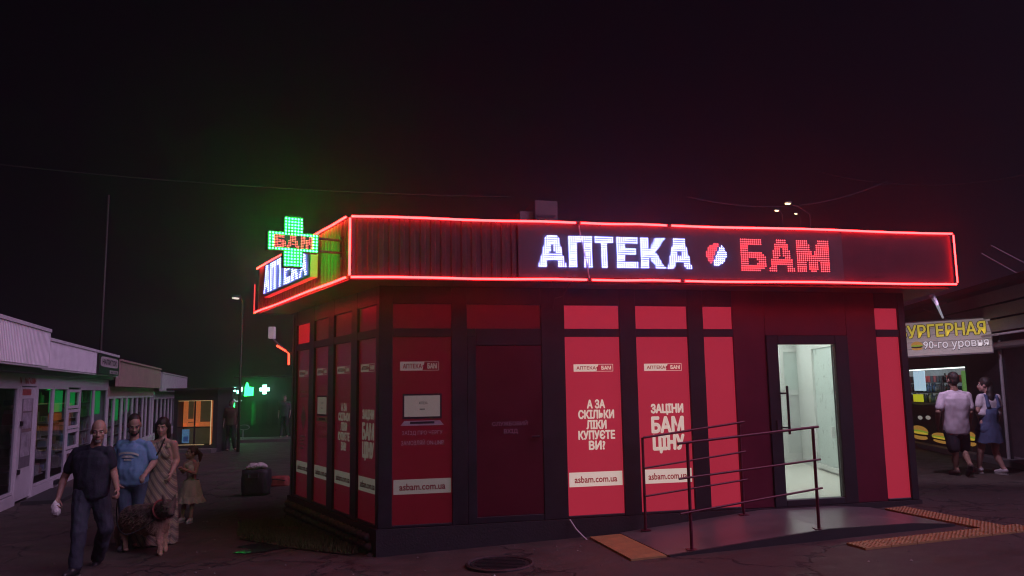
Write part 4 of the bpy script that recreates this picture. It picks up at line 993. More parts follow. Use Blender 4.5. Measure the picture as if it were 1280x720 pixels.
mb = MB(); ab = bx_(1145); zc2 = BB + hh * .28
mb.m = 0; bdisc(mb, ab, zc2 + .02, .10, .075, .018, 0, 3.14); bdisc(mb, ab, zc2 - .04, .095, .03, .017); mb.m = 3; bdisc(mb, ab, zc2 - .01, .10, .022, .0185); mb.m = 1; bdisc(mb, ab, zc2 + .012, .105, .016, .019); mb.build("burger_print", PRN, bs)
MB().tube([BW(-bwid * .3, -.05, BT + .02), RW(aM - 1.4, .3, 3.36)], .012, 6).build("hanger", DARKMETAL, bs); MB().tube([BW(-.1, -.05, BT + .02), RW(aM + .1, .3, 3.36)], .012, 6).build("hanger", DARKMETAL, bs)
sl = thing("sign_lamp", "thin pale lamp on an arm slanting above the burger sign", "lamp", at_depth(1178, 397, 14.5))
LH = at_depth(1165, 369, 12.6)
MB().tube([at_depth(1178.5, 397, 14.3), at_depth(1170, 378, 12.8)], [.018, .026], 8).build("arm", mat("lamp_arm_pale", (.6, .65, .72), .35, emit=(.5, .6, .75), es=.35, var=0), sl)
MB().tube([at_depth(1171, 380, 12.75), LH], [.030, .042], 8).build("lamp_head", mat("lamp_arm_grey", (.35, .33, .37), .4), sl)
ld = bpy.data.lights.new("sign_lamp_light", 'SPOT'); ld.energy = 120; ld.spot_size = math.radians(100); ld.spot_blend = .6; ld.color = (.90, .66, 1.0); ld.shadow_soft_size = .08
lo_ = bpy.data.objects.new("sign_lamp_light", ld); COL.objects.link(lo_); lo_.location = LH + np.array([.0, -.25, -.05])
lo_.rotation_euler = (V3_(at_depth(1205, 520, 13.6)) - lo_.location).to_track_quat('-Z', 'Y').to_euler(); put_under(lo_, sl)
wire("upper of the two pale wires slanting down at the right edge", at_depth(1239, 307, 14), at_depth(1330, 352, 13), .02, .012, CABLEL, 8)
wire("lower of the two pale wires slanting down at the right edge", at_depth(1227, 317, 14), at_depth(1330, 372, 13), .02, .012, CABLEL, 8)

# ================================================================== SMALL GROUND THINGS
P = on_ground(625, 706)
mh = thing("manhole_cover", "round dark manhole cover in the asphalt before the service door", "manhole", P)
mb = MB(); n = 28
mb.prism([(P[0] + .30 * math.cos(2 * math.pi * i / n), P[1] + .30 * math.sin(2 * math.pi * i / n)) for i in range(n)], P[2] - .02, P[2] + .012)
mb.build("lid", mat("cast_iron", (.045, .042, .042), .45, .6, var=.3, bump=.4, bscale=25), mh)
mb = MB(); mb.tube([(P[0] + .335 * math.cos(q), P[1] + .335 * math.sin(q), P[2] + .004) for q in np.linspace(0, 2 * math.pi, 33)], .024, 6, caps=False); mb.build("rim", mat("cast_iron2", (.05, .045, .045), .5, .4, var=.3), mh)
mb = MB()
for i in range(-4, 5):
    L = math.sqrt(max(0, .265 ** 2 - (i * .065) ** 2)); mb.box(P[0] - L, P[0] + L, P[1] + i * .065 - .012, P[1] + i * .065 + .012, P[2] + .011, P[2] + .02)
mb.build("rib", MATS["cast_iron"], mh)
# dangling cable at the plinth
tag(MB().tube([FW(2.36, .06, -.03), FW(2.42, .12, -.14), FW(2.50, .17, -.23), FW(2.56, .22, -.29)], .011, 6).build("loose_cable", CABLEL), "short pale loose cable hanging off the plinth by the yellow strip", "cable")
# grass strip by the left plinth
def grass():
    mb = MB(); rr = random.Random(3)
    quad = [LW(-.35, .08, 0), LW(-3.7, .08, 0), LW(-3.9, .75, 0), LW(-2.6, 1.05, 0), LW(-1.2, .62, 0), LW(-.3, .22, 0)]
    inp = lambda x, y: inside((x, y), [(q[0], q[1]) for q in quad])
    xs = [q[0] for q in quad]; ys = [q[1] for q in quad]; k = 0
    while k < 5200:
        x, y = rr.uniform(min(xs), max(xs)), rr.uniform(min(ys), max(ys))
        if not inp(x, y) or noise.noise(Vector((x * 2.2, y * 2.2, 0))) < -.22: continue
        h = rr.uniform(.03, .10); a = rr.uniform(0, 6.28); w = .006; l = rr.uniform(0, .06); z = ground_z(x) + .015
        mb.add([(x - w * math.cos(a), y - w * math.sin(a), z), (x + w * math.cos(a), y + w * math.sin(a), z), (x + l * math.sin(a), y + l * math.cos(a), z + h)], [(0, 1, 2)]); k += 1
    g = mb.build("grass", mat("grass_blades", (.075, .085, .022), .7, var=.35, scale=3)); stuff(g); tag(g, "sparse short grass along the pharmacy's left plinth", "grass")
    mb = MB(); n = len(quad); mb.add([(q[0], q[1], ground_z(q[0]) + .014) for q in quad], [tuple(range(n))[::-1]])
    e = mb.build("soil_bed", mat("soil", (.045, .04, .022), .9, var=.4, bump=.5, bscale=18)); structure(e)
grass()
# wet patch that catches the neon
P = on_ground(338, 684)
mb = MB(); n = 26
mb.add([(P[0] + (.42 + .14 * math.sin(3 * q + 1) + .07 * math.sin(7 * q)) * math.cos(q), P[1] + (.34 + .1 * math.sin(2 * q)) * math.sin(q), ground_z(P[0] + .42 * math.cos(q)) + .011) for q in np.linspace(0, 2 * math.pi, n + 1)[:-1]], [tuple(range(n))])
pu = mb.build("puddle", mat("puddle_water", (.012, .011, .012), .24, var=0, bump=.15, bscale=9, spec=.6)); pu["kind"] = "structure"
# bag and red bundle
P = on_ground(320, 619); bd = P[1]; sc = bd / FPX
bg = thing("shopping_bag", "dark checked shopping bag stuffed with white paper, on the street", "bag", P)
def bag(mb, c, w, d, h, seed, tap=.85):
    rr = random.Random(seed); nx = 10; vs = []; lv = 7
    for j in range(lv):
        f = j / (lv - 1); k = 1 - (1 - tap) * f
        for i in range(24):
            q = 2 * math.pi * i / 24; cx_, sy_ = math.cos(q), math.sin(q)
            e = (abs(cx_) ** 5 + abs(sy_) ** 5) ** (-1 / 5)
            b = 1 + .06 * math.sin(f * 3.1) + rr.uniform(-.035, .035)
            vs.append((c[0] + w * e * cx_ * k * b, c[1] + d * e * sy_ * k * b, c[2] + h * f))
    fs = [(j * 24 + i, j * 24 + (i + 1) % 24, (j + 1) * 24 + (i + 1) % 24, (j + 1) * 24 + i) for j in range(lv - 1) for i in range(24)] + [tuple(range(23, -1, -1)), tuple(range((lv - 1) * 24, lv * 24))]
    mb.add(vs, fs)
mb = MB(); bag(mb, P, 15.5 * sc, .16, 31 * sc, 1, 1.04); mb.build("bag_body", mat("checked_bag", (.035, .03, .034), .6, var=.9, scale=22), bg, smooth=True)
mb = MB(); rr = random.Random(2)
for i in range(7): mb.ell((P[0] + rr.uniform(-.17, .12), P[1] + rr.uniform(-.1, .1), P[2] + 34 * sc + rr.uniform(-.02, .03)), (rr.uniform(.06, .12), .08, rr.uniform(.03, .06)), 9, 6, Matrix.Rotation(rr.uniform(-.5, .5), 3, 'Y'))
mb.v = [(v[0] + rr.uniform(-.008, .008), v[1], v[2] + rr.uniform(-.008, .008)) for v in mb.v]; mb.build("paper", mat("white_paper", (.62, .56, .52), .7), bg)
for s in (-1, 1): 
    mb = MB(); mb.tube([(P[0] - .10, P[1] + s * .13, P[2] + 30 * sc), (P[0] - .09, P[1] + s * .2, P[2] + 22 * sc), (P[0] + .09, P[1] + s * .2, P[2] + 22 * sc), (P[0] + .10, P[1] + s * .13, P[2] + 30 * sc)], .012, 6); mb.build("strap", BLACK, bg)
P = on_ground(350, 607)
rb = thing("red_bundle", "low reddish bundle beside the shopping bag at the pharmacy's rear corner", "bag", P)
mb = MB(); bag(mb, P, .24, .16, .20, 5, .7); mb.build("bundle_body", mat("red_cloth", (.30, .05, .035), .7, var=.4, scale=8, bump=.5, bscale=14), rb, smooth=True)
mb = MB(); mb.tube([P + np.array([-.22, -.1, .12]), P + np.array([-.05, -.19, .16]), P + np.array([.15, -.16, .12])], .012, 6); mb.build("cord", BLACK, rb)


# loose grit and scraps on the asphalt
mb = MB(); rr = random.Random(21)
for k in range(420):
    x, y = rr.uniform(-6, 9), rr.uniform(6.6, 12.5)
    q = np.array([x, y, 0]) - C0
    if np.dot(q, NV) < .15 and np.dot(q, NL) < .15: continue
    if 2.4 < np.dot(q, DV) < 7.0 and np.dot(q, NV) < 2.3: continue
    s = rr.uniform(.006, .018); z = ground_z(x) + .004; a = rr.uniform(0, 6.28)
    mb.m = 0 if rr.random() < .8 else 1
    c, d = math.cos(a) * s, math.sin(a) * s
    mb.add([(x - c, y - d, z), (x + d, y - c, z), (x + c, y + d, z), (x - d, y + c, z), (x, y, z + s * .8)], [(0, 1, 4), (1, 2, 4), (2, 3, 4), (3, 0, 4)])
tag(stuff(mb.build("grit", [mat("grit_grey", (.14, .12, .11), .9), mat("grit_pale", (.4, .37, .34), .8)])), "scattered grit and paper scraps on the asphalt", "grit")

# ================================================================== PEOPLE AND DOG
def grow(mb, name, m, parent, voxel=.009, smooth_it=6, wrinkle=0.0, wscale=9.0, seed=0):
    """overlapping limbs -> one continuous skin"""
    me = mb.mesh(name, m)
    o = bpy.data.objects.new(name, me); COL.objects.link(o)
    r = o.modifiers.new("skin", 'REMESH'); r.mode = 'VOXEL'; r.voxel_size = voxel; r.use_smooth_shade = True
    s = o.modifiers.new("soft", 'SMOOTH'); s.iterations = smooth_it; s.factor = .5
    dg = bpy.context.evaluated_depsgraph_get(); ev = bpy.data.meshes.new_from_object(o.evaluated_get(dg))
    bpy.data.objects.remove(o); bpy.data.meshes.remove(me)
    if wrinkle > 0:
        n = len(ev.vertices); co = np.empty(n * 3); no = np.empty(n * 3)
        ev.vertices.foreach_get("co", co); ev.vertices.foreach_get("normal", no); co = co.reshape(-1, 3); no = no.reshape(-1, 3)
        d = np.array([noise.noise(Vector((p[0] * wscale + seed, p[1] * wscale, p[2] * wscale * .55))) + .5 * noise.noise(Vector((p[0] * wscale * 2.3 + seed, p[1] * wscale * 2.3, p[2] * wscale * 1.6))) for p in co])
        co += no * (d * wrinkle)[:, None]; ev.vertices.foreach_set("co", co.ravel()); ev.update()
    ev.name = name; ev.materials.clear(); ev.materials.append(m)
    ev.polygons.foreach_set("use_smooth", [True] * len(ev.polygons))
    return link(name, ev, parent)
def V3(p): return Vector([float(c) for c in p])
def J(x, y, Y): return V3(at_depth(x, y, Y))
def frame(fwd):
    f = V3(fwd).normalized(); r = f.cross(Vector((0, 0, 1))).normalized(); u = r.cross(f).normalized()
    return Matrix((r, f, u)).transposed()          # columns right, forward, up
def hand(mb, wrist, elbow, s=1.0, curl=.5, inward=(1, 0, 0), spread=1.0):
    w, e = V3(wrist), V3(elbow); d = (w - e).normalized(); inw = V3(inward); inw = (inw - d * inw.dot(d)).normalized(); side = d.cross(inw).normalized()
    c = w + d * .045 * s
    M = Matrix((side, inw, d)).transposed()
    mb.ell(c, (.036 * s, .017 * s, .050 * s), 12, 8, M)
    for i, (k, L) in enumerate([(-1.5, .068), (-.5, .078), (.5, .074), (1.5, .058)]):
        a = w + d * .082 * s + side * (k * .0165 * s * spread); b = a + (d * math.cos(curl * .7) + inw * math.sin(curl * .7)) * (L * .55 * s); q = b + (d * math.cos(curl * 1.8) + inw * math.sin(curl * 1.8)) * (L * .5 * s)
        mb.cap(a, .0088 * s, b, .0082 * s, 8); mb.cap(b, .0082 * s, q, .0068 * s, 8)
    a = w + d * .025 * s - side * .028 * s; b = a + (d * .7 - side * .6 + inw * .35).normalized() * .038 * s; q = b + (d * .85 + inw * .45).normalized() * .03 * s
    mb.cap(a, .0115 * s, b, .0098 * s, 8); mb.cap(b, .0098 * s, q, .008 * s, 8)
def head_prims(mb, c, M, s):
    P = lambda x, y, z: c + M @ (Vector((x, y, z)) * s)
    mb.ell(P(0, -.012, .028), (.074 * s, .094 * s, .098 * s), 16, 12, M)
    mb.ell(P(0, .022, -.045), (.060 * s, .066 * s, .072 * s), 14, 10, M)
    mb.ell(P(0, .062, -.098), (.026 * s, .022 * s, .020 * s), 10, 8, M)
    mb.ell(P(0, .070, .018), (.050 * s, .020 * s, .014 * s), 10, 8, M)
    mb.cap(P(0, .082, .004), .010 * s, P(0, .104, -.034), .0145 * s, 8)
    for k in (-1, 1):
        mb.ell(P(k * .014, .092, -.040), (.010 * s,) * 3, 8, 6)
        mb.ell(P(k * .040, .062, -.028), (.020 * s, .016 * s, .020 * s), 8, 6, M)
        mb.ell(P(k * .076, -.008, -.012), (.010 * s, .020 * s, .032 * s), 8, 8, M)
    mb.ell(P(0, .080, -.070), (.024 * s, .012 * s, .008 * s), 8, 6, M)
def face_parts(c, M, s, parent, browcol, beard=None):
    P = lambda x, y, z: c + M @ (Vector((x, y, z)) * s)
    mb = MB()
    for k in (-1, 1): mb.m = 0; mb.ell(P(k * .031, .0735, .004), (.0135 * s, .010 * s, .0085 * s), 10, 8, M); mb.m = 1; mb.ell(P(k * .031, .081, .004), (.0062 * s, .0045 * s, .0064 * s), 8, 6, M)
    mb.build("eyes", [mat("eye_white", (.6, .57, .55), .3, var=0), mat("eye_dark", (.02, .015, .012), .2, var=0)], parent, smooth=True)
    mb = MB()
    for k in (-1, 1): mb.cap(P(k * .016, .092, .022), .0042 * s, P(k * .050, .074, .024), .0035 * s, 6)
    mb.build("eyebrows", browcol, parent, smooth=True)
    mb = MB(); mb.ell(P(0, .0885, -.066), (.022 * s, .007 * s, .0045 * s), 10, 6, M); mb.ell(P(0, .0875, -.075), (.019 * s, .008 * s, .0055 * s), 10, 6, M)
    mb.build("lips", mat("lips", (.38, .14, .12), .5, var=.1), parent, smooth=True)
SKIN = lambda n, c: mat("skin_" + n, c, .5, var=.12, scale=12, spec=.4)
def arm(mb, sh, el, wr, s=1.0):
    mb.cap(sh, .052 * s, el, .040 * s); mb.cap(el, .041 * s, wr, .027 * s); mb.ell(V3(el).lerp(V3(wr), .28), (.042 * s,) * 3)
def leg(mb, hip, kn, an, s=1.0):
    mb.cap(hip, .088 * s, kn, .056 * s); mb.cap(kn, .055 * s, an, .036 * s); k, a = V3(kn), V3(an); mb.ell(k.lerp(a, .3) + Vector((0, .012 * s, 0)), (.056 * s, .056 * s, .10 * s))
def foot_prims(mb, an, dirv, s=1.0, z=None):
    d = V3(dirv).normalized(); a = V3(an); mb.cap(a - d * .03 * s, .034 * s, a + d * .03 * s - Vector((0, 0, .03 * s)), .036 * s); mb.cap(a + d * .02 * s - Vector((0, 0, .045 * s)), .033 * s, a + d * .15 * s - Vector((0, 0, .058 * s)), .026 * s)
def shoe(name, an, dirv, m, sole, parent, s=1.0):
    d = V3(dirv).normalized(); a = V3(an); mb = MB(); side = d.cross(Vector((0, 0, 1))).normalized()
    mb.cap(a - d * .035 * s - Vector((0, 0, .03 * s)), .042 * s, a + d * .05 * s - Vector((0, 0, .035 * s)), .045 * s); mb.cap(a + d * .03 * s - Vector((0, 0, .045 * s)), .044 * s, a + d * .16 * s - Vector((0, 0, .055 * s)), .034 * s)
    o = grow(mb, name, m, parent, .008, 4)
    mb = MB(); pts = []
    z0 = a.z - .095 * s
    for q in np.linspace(0, 2 * math.pi, 19)[:-1]:
        p = a + d * (.055 + .135 * math.cos(q)) * s + side * (.046 * math.sin(q)) * s; pts.append((p.x, p.y))
    mb.prism(pts, z0, z0 + .022 * s); mb.build("sole", sole, o)
    return o
def torso(mb, shl, shr, hl, hr, g=0.0, dp=.105, belly=0.0, s=1.0):
    shl, shr, hl, hr = map(V3, (shl, shr, hl, hr)); ms, mh = (shl + shr) / 2, (hl + hr) / 2; wS = (shr - shl).length / 2; wH = (hr - hl).length / 2
    up = (ms - mh).normalized(); ax = (shr - shl).normalized(); fw = ax.cross(up).normalized(); M = Matrix((ax, fw, up)).transposed()
    L = (ms - mh).length
    mb.cap(shl, .048 * s + g * .6, shr, .048 * s + g * .6)
    for a_ in (shl, shr): mb.cap(ms + up * .055 * s, .046 * s + g * .4, ms.lerp(a_, .8) + up * .004, .046 * s + g * .6)
    wch = wS * .92 + .018; whp = wH + .082 * s; wwa = min(wch, whp) * (.90 if g <= 0 else .99)
    lv = [(-.16, whp * .55, dp * .7), (-.08, whp * .9, dp * .95), (.04, whp, dp), (.20, (whp + wwa) / 2, dp * .98 + belly * .6), (.36, wwa, dp * .95 + belly), (.55, (wwa + wch) / 2, dp * .98 + belly * .5), (.74, wch, dp * 1.03), (.90, wch * .97, dp * .92), (1.0, wch * .80, dp * .66), (1.05, wch * .5, dp * .45)]
    n_ = 28; vs = []
    for f_, w_, d_ in lv:
        c_ = mh + up * (L * f_) + fw * (0 if not belly else -0.0)
        for i_ in range(n_):
            a_ = 2 * math.pi * i_ / n_; ca, sa = math.cos(a_), math.sin(a_); e_ = (abs(ca) ** 2.5 + abs(sa) ** 2.5) ** (-1 / 2.5)
            vs.append(c_ + ax * ((w_ + g) * e_ * ca) + fw * ((d_ * s + g) * e_ * sa))
    m_ = len(lv); mb.add(vs, [(j_ * n_ + i_, j_ * n_ + (i_ + 1) % n_, (j_ + 1) * n_ + (i_ + 1) % n_, (j_ + 1) * n_ + i_) for j_ in range(m_ - 1) for i_ in range(n_)] + [tuple(range(n_ - 1, -1, -1)), tuple(range((m_ - 1) * n_, m_ * n_))])
    return ms, mh, up, M
def hair_short(c, M, s, m, parent, seed=1, low=-.03):
    P = lambda x, y, z: c + M @ (Vector((x, y, z)) * s); mb = MB()
    mb.ell(P(0, -.024, .040), (.081 * s, .094 * s, .097 * s), 16, 12, M); mb.ell(P(0, -.045, .0 + low), (.077 * s, .066 * s, .07 * s), 14, 10, M)
    return grow(mb, "hair", m, parent, .009, 3, .005, 30, seed)
def fingersafe(): pass

# --- man with dark T-shirt, bald ------------------------------------------------------------
def man_dark():
    Y = 9.05; G = on_ground(97, 719)
    t = thing("person", "bald man in dark navy T-shirt and jeans walking in front, holding a leash", "person", (J(110, 612, Y).x, Y, ground_z(J(110, 612, Y).x)))
    sk = SKIN("tan", (.36, .22, .16))
    hc = J(123.5, 539, Y - .03); M = frame((.42, -.9, -.12)); s = 1.04
    shl, shr = J(96, 566, Y + .03), J(136, 565, Y - .02); hl, hr = J(104, 617, Y - .04), J(125, 617, Y + .04)
    ell_, wrl = J(80, 598, Y + .06), J(73, 622, Y - .06); elr, wrr = J(142, 590, Y + .05), J(146.5, 612, Y - .12)
    kl, al = J(98, 664, 8.92), J(94, 709, 8.90); kr, ar = J(132, 660, 9.08), J(121, 700, 9.42)
    mb = MB(); head_prims(mb, hc, M, s); ms, mh, up, TM = torso(mb, shl, shr, hl, hr)
    mb.cap(ms + Vector((0, 0, -.01)), .062, hc + M @ Vector((0, -.02, -.06)), .056)
    arm(mb, shl, ell_, wrl, 1.05); arm(mb, shr, elr, wrr, 1.05); leg(mb, hl, kl, al); leg(mb, hr, kr, ar)
    foot_prims(mb, al, (-.15, -1, 0)); foot_prims(mb, ar, (.1, -1, -.25))
    hand(mb, wrl, ell_, 1.05, .9, (1, -.3, 0)); hand(mb, wrr, elr, 1.05, 1.1, (-1, -.2, 0))
    grow(mb, "body", sk, t, .0075, 5)
    face_parts(hc, M, s, t, mat("grey_brow", (.10, .08, .07), .8))
    mb = MB(); P = lambda x, y, z: hc + M @ (Vector((x, y, z)) * s); mb.ell(P(0, .066, -.098), (.033 * s, .024 * s, .026 * s), 10, 8, M); mb.ell(P(0, .088, -.060), (.026 * s, .006 * s, .006 * s), 10, 6, M); grow(mb, "beard", mat("grey_stubble", (.22, .19, .18), .9, var=.3), t, .007, 3)
    mb = MB(); torso(mb, shl, shr, hl + Vector((0, 0, .0)), hr + Vector((0, 0, .0)), .024, .112, .025)
    mb.cap(shl, .066, V3(shl).lerp(ell_, .62), .066); mb.cap(shr, .066, V3(shr).lerp(elr, .62), .066); mb.cap(ms + Vector((0, 0, .0)), .075, ms + Vector((0, 0, .03)), .068)
    grow(mb, "shirt", mat("navy_cotton", (.016, .018, .034), .8, var=.25, scale=20, bump=.2, bscale=60), t, .0095, 5, .012, 8, 3)
    mb = MB(); mb.ell(mh + Vector((0, 0, .02)), (.172, .135, .16)); mb.cap(hl, .106, kl, .082); mb.cap(kl, .082, al + Vector((0, 0, .02)), .068); mb.cap(hr, .106, kr, .084); mb.cap(kr, .084, ar + Vector((0, .01, .02)), .070); mb.ell(kl.lerp(al, .3) + Vector((0, .015, 0)), (.076, .076, .12)); mb.ell(kr.lerp(ar, .3) + Vector((0, .015, 0)), (.078, .08, .12))
    grow(mb, "jeans", mat("dark_denim", (.030, .036, .056), .8, var=.45, scale=7, bump=.2, bscale=70), t, .0095, 5, .014, 10, 7)
    mb = MB(); mb.tube([mh + Vector((.168 * math.cos(q), .132 * math.sin(q), .088 + .004 * math.sin(q))) for q in np.linspace(0, 2 * math.pi, 25)], .014, 6, caps=False); mb.build("belt", BLACK, t)
    for an, d in ((al, (-.15, -1, 0)), (ar, (.1, -1, -.3))): shoe("shoe", an, d, mat("black_shoe", (.02, .02, .022), .35), BLACK, t)
    # crumpled white bag in his hand
    pb = thing("paper_bag", "small crumpled white bag in the bald man's hand", "bag", wrl)
    d = (wrl - ell_).normalized(); c = wrl + d * .12
    mb = MB(); mb.ell(c, (.045, .04, .065)); mb.ell(c + Vector((.01, -.01, -.045)), (.05, .045, .05)); mb.ell(c + Vector((-.01, 0, .05)), (.022, .022, .05))
    grow(mb, "bag_body", mat("white_plastic", (.62, .60, .58), .45, var=.1), pb, .008, 2, .014, 22)
    return t, wrr + (wrr - elr).normalized() * .09
def dark_hair(): return mat("dark_hair", (.022, .016, .014), .6, var=.4, scale=40, stretch=(1, 1, .2))
def man_blue():
    Y = 10.4
    t = thing("person", "man in light blue printed T-shirt and jeans looking down, behind the dog", "person", (J(165, 600, Y).x, Y, ground_z(J(165, 600, Y).x)))
    sk = SKIN("fair", (.46, .30, .24)); hc = J(168, 531, Y - .06); M = frame((.45, -.85, -.42)); s = 1.06
    shl, shr = J(151, 556, Y), J(185, 557, Y); hl, hr = J(155, 602, Y), J(175, 602, Y)
    ell_, wrl = J(141, 580, Y + .05), J(147, 602, Y - .12); elr, wrr = J(193, 577, Y + .02), J(182, 592, Y - .20)
    gx = ground_z(J(165, 600, Y).x)
    kl, kr = J(156, 640, Y - .05), J(174, 640, Y + .02); al = Vector((J(157, 680, Y - .12).x, Y - .12, gx + .095)); ar = Vector((J(176, 680, Y + .1).x, Y + .1, gx + .095))
    mb = MB(); head_prims(mb, hc, M, s); ms, mh, up, TM = torso(mb, shl, shr, hl, hr); mb.cap(ms, .062, hc + M @ Vector((0, -.03, -.06)), .058)
    arm(mb, shl, ell_, wrl, 1.1); arm(mb, shr, elr, wrr, 1.1); leg(mb, hl, kl, al); leg(mb, hr, kr, ar); foot_prims(mb, al, (0, -1, 0)); foot_prims(mb, ar, (.1, -1, 0)); hand(mb, wrl, ell_, 1.0, .7, (1, 0, 0)); hand(mb, wrr, elr, 1.0, .8, (0, 1, 0))
    grow(mb, "body", sk, t, .0085, 5); face_parts(hc, M, s, t, dark_hair())
    hair_short(hc, M, s, dark_hair(), t)
    P = lambda x, y, z: hc + M @ (Vector((x, y, z)) * s); mb = MB(); mb.ell(P(0, .055, -.095), (.042 * s, .034 * s, .032 * s), 10, 8, M)
    for k in (-1, 1): mb.ell(P(k * .05, .02, -.06), (.014 * s, .03 * s, .045 * s), 10, 8, M)
    grow(mb, "beard", dark_hair(), t, .008, 3)
    mb = MB(); torso(mb, shl, shr, hl + Vector((0, 0, .01)), hr + Vector((0, 0, .01)), .020, .115, .04)
    mb.cap(shl, .064, V3(shl).lerp(ell_, .72), .066); mb.cap(shr, .064, V3(shr).lerp(elr, .72), .066); mb.cap(ms, .08, ms + Vector((0, 0, .03)), .07)
    grow(mb, "shirt", mat("blue_cotton", (.17, .33, .56), .8, var=.12, scale=12), t, .0095, 5, .013, 8, 11)
    # print on the chest
    mb = MB(); cc = (ms * .72 + mh * .28); ax = (shr - shl).normalized()
    def CF(a, o, z): return cc + ax * a + Vector((0, -.162 - o + a * a * 1.6, z))
    pts = [(.13 * math.cos(q), .045 * math.sin(q)) for q in np.linspace(.25, math.pi - .25, 14)]
    for i in range(13):
        (a, b), (c, d) = pts[i], pts[i + 1]
        mb.add([CF(a, 0, b - .012), CF(c, 0, d - .012), CF(c * 1.05, 0, d + .014), CF(a * 1.05, 0, b + .014)], [(0, 1, 2, 3)])
    mb.add([CF(-.09, 0, -.02), CF(0.0, 0, -.02), CF(.09, 0, -.02), CF(.05, 0, .012), CF(0, 0, .02), CF(-.06, 0, .008)], [(0, 1, 2, 3, 4, 5)]); mb.add([CF(-.05, 0, -.055), CF(.05, 0, -.055), CF(.045, 0, -.035), CF(-.045, 0, -.035)], [(0, 1, 2, 3)])
    mb.build("chest_print", mat("white_shirt_print", (.62, .62, .60), .7, var=.3, scale=30), t)
    mb = MB(); mb.ell(mh, (.17, .13, .13)); mb.cap(hl, .104, kl, .078); mb.cap(kl, .076, al, .064); mb.cap(hr, .104, kr, .078); mb.cap(kr, .076, ar, .064)
    grow(mb, "jeans", mat("blue_denim", (.06, .09, .15), .8, var=.4, scale=7), t, .010, 5, .010, 9, 5)
    for an in (al, ar): shoe("shoe", an, (.05, -1, 0), mat("grey_shoe", (.08, .08, .085), .5), BLACK, t)
def skirt(name, m, parent, top, bot, rt, rb, folds, amp, nseg=72, lv=26, lean=Vector((0, 0, 0)), hem=.0, seed=0):
    top, bot = V3(top), V3(bot); mb = MB(); vs = []
    for j in range(lv):
        f = j / (lv - 1); c = top.lerp(bot, f) + lean * f * f
        for i in range(nseg):
            q = 2 * math.pi * i / nseg; k = rt[0] + (rb[0] - rt[0]) * f ** .8; d = rt[1] + (rb[1] - rt[1]) * f ** .8
            w = 1 + amp * f * (math.sin(folds * q + seed) + .5 * math.sin(folds * 1.7 * q + 2 + 3 * f)) + hem * max(0, f - .85) / .15 * math.sin(folds * 2 * q)
            vs.append(c + Vector((k * w * math.cos(q), d * w * math.sin(q), .01 * math.sin(folds * q) * f)))
    mb.add(vs, [(j * nseg + i, (j + 1) * nseg + i, (j + 1) * nseg + (i + 1) % nseg, j * nseg + (i + 1) % nseg) for j in range(lv - 1) for i in range(nseg)])
    return mb.build(name, m, parent, smooth=True)
def stripes():
    m = mat("striped_dress_fabric", (.34, .28, .22), .8, var=.1, scale=10)
    t = m.node_tree; b = t.nodes["Principled BSDF"]; tc = t.nodes.new("ShaderNodeTexCoord"); mp = t.nodes.new("ShaderNodeMapping"); mp.inputs["Rotation"].default_value = (0, math.radians(38), 0)
    w = t.nodes.new("ShaderNodeTexWave"); w.bands_direction = 'X'; w.inputs["Scale"].default_value = 4.2; w.inputs["Distortion"].default_value = 1.0; w.inputs["Detail"].default_value = 1
    r = t.nodes.new("ShaderNodeValToRGB"); e = r.color_ramp.elements; e[0].position = 0; e[0].color = (.16, .13, .11, 1); e[1].position = 1; e[1].color = (.50, .45, .38, 1)
    for p, c in [(.28, (.46, .40, .34)), (.45, (.30, .20, .14)), (.6, (.20, .19, .17)), (.8, (.42, .33, .22))]: n = e.new(p); n.color = (*c, 1)
    r.color_ramp.interpolation = 'CONSTANT'
    t.links.new(tc.outputs["Object"], mp.inputs[0]); t.links.new(mp.outputs[0], w.inputs[0]); t.links.new(w.outputs[0], r.inputs[0]); t.links.new(r.outputs[0], b.inputs["Base Color"])
    return m
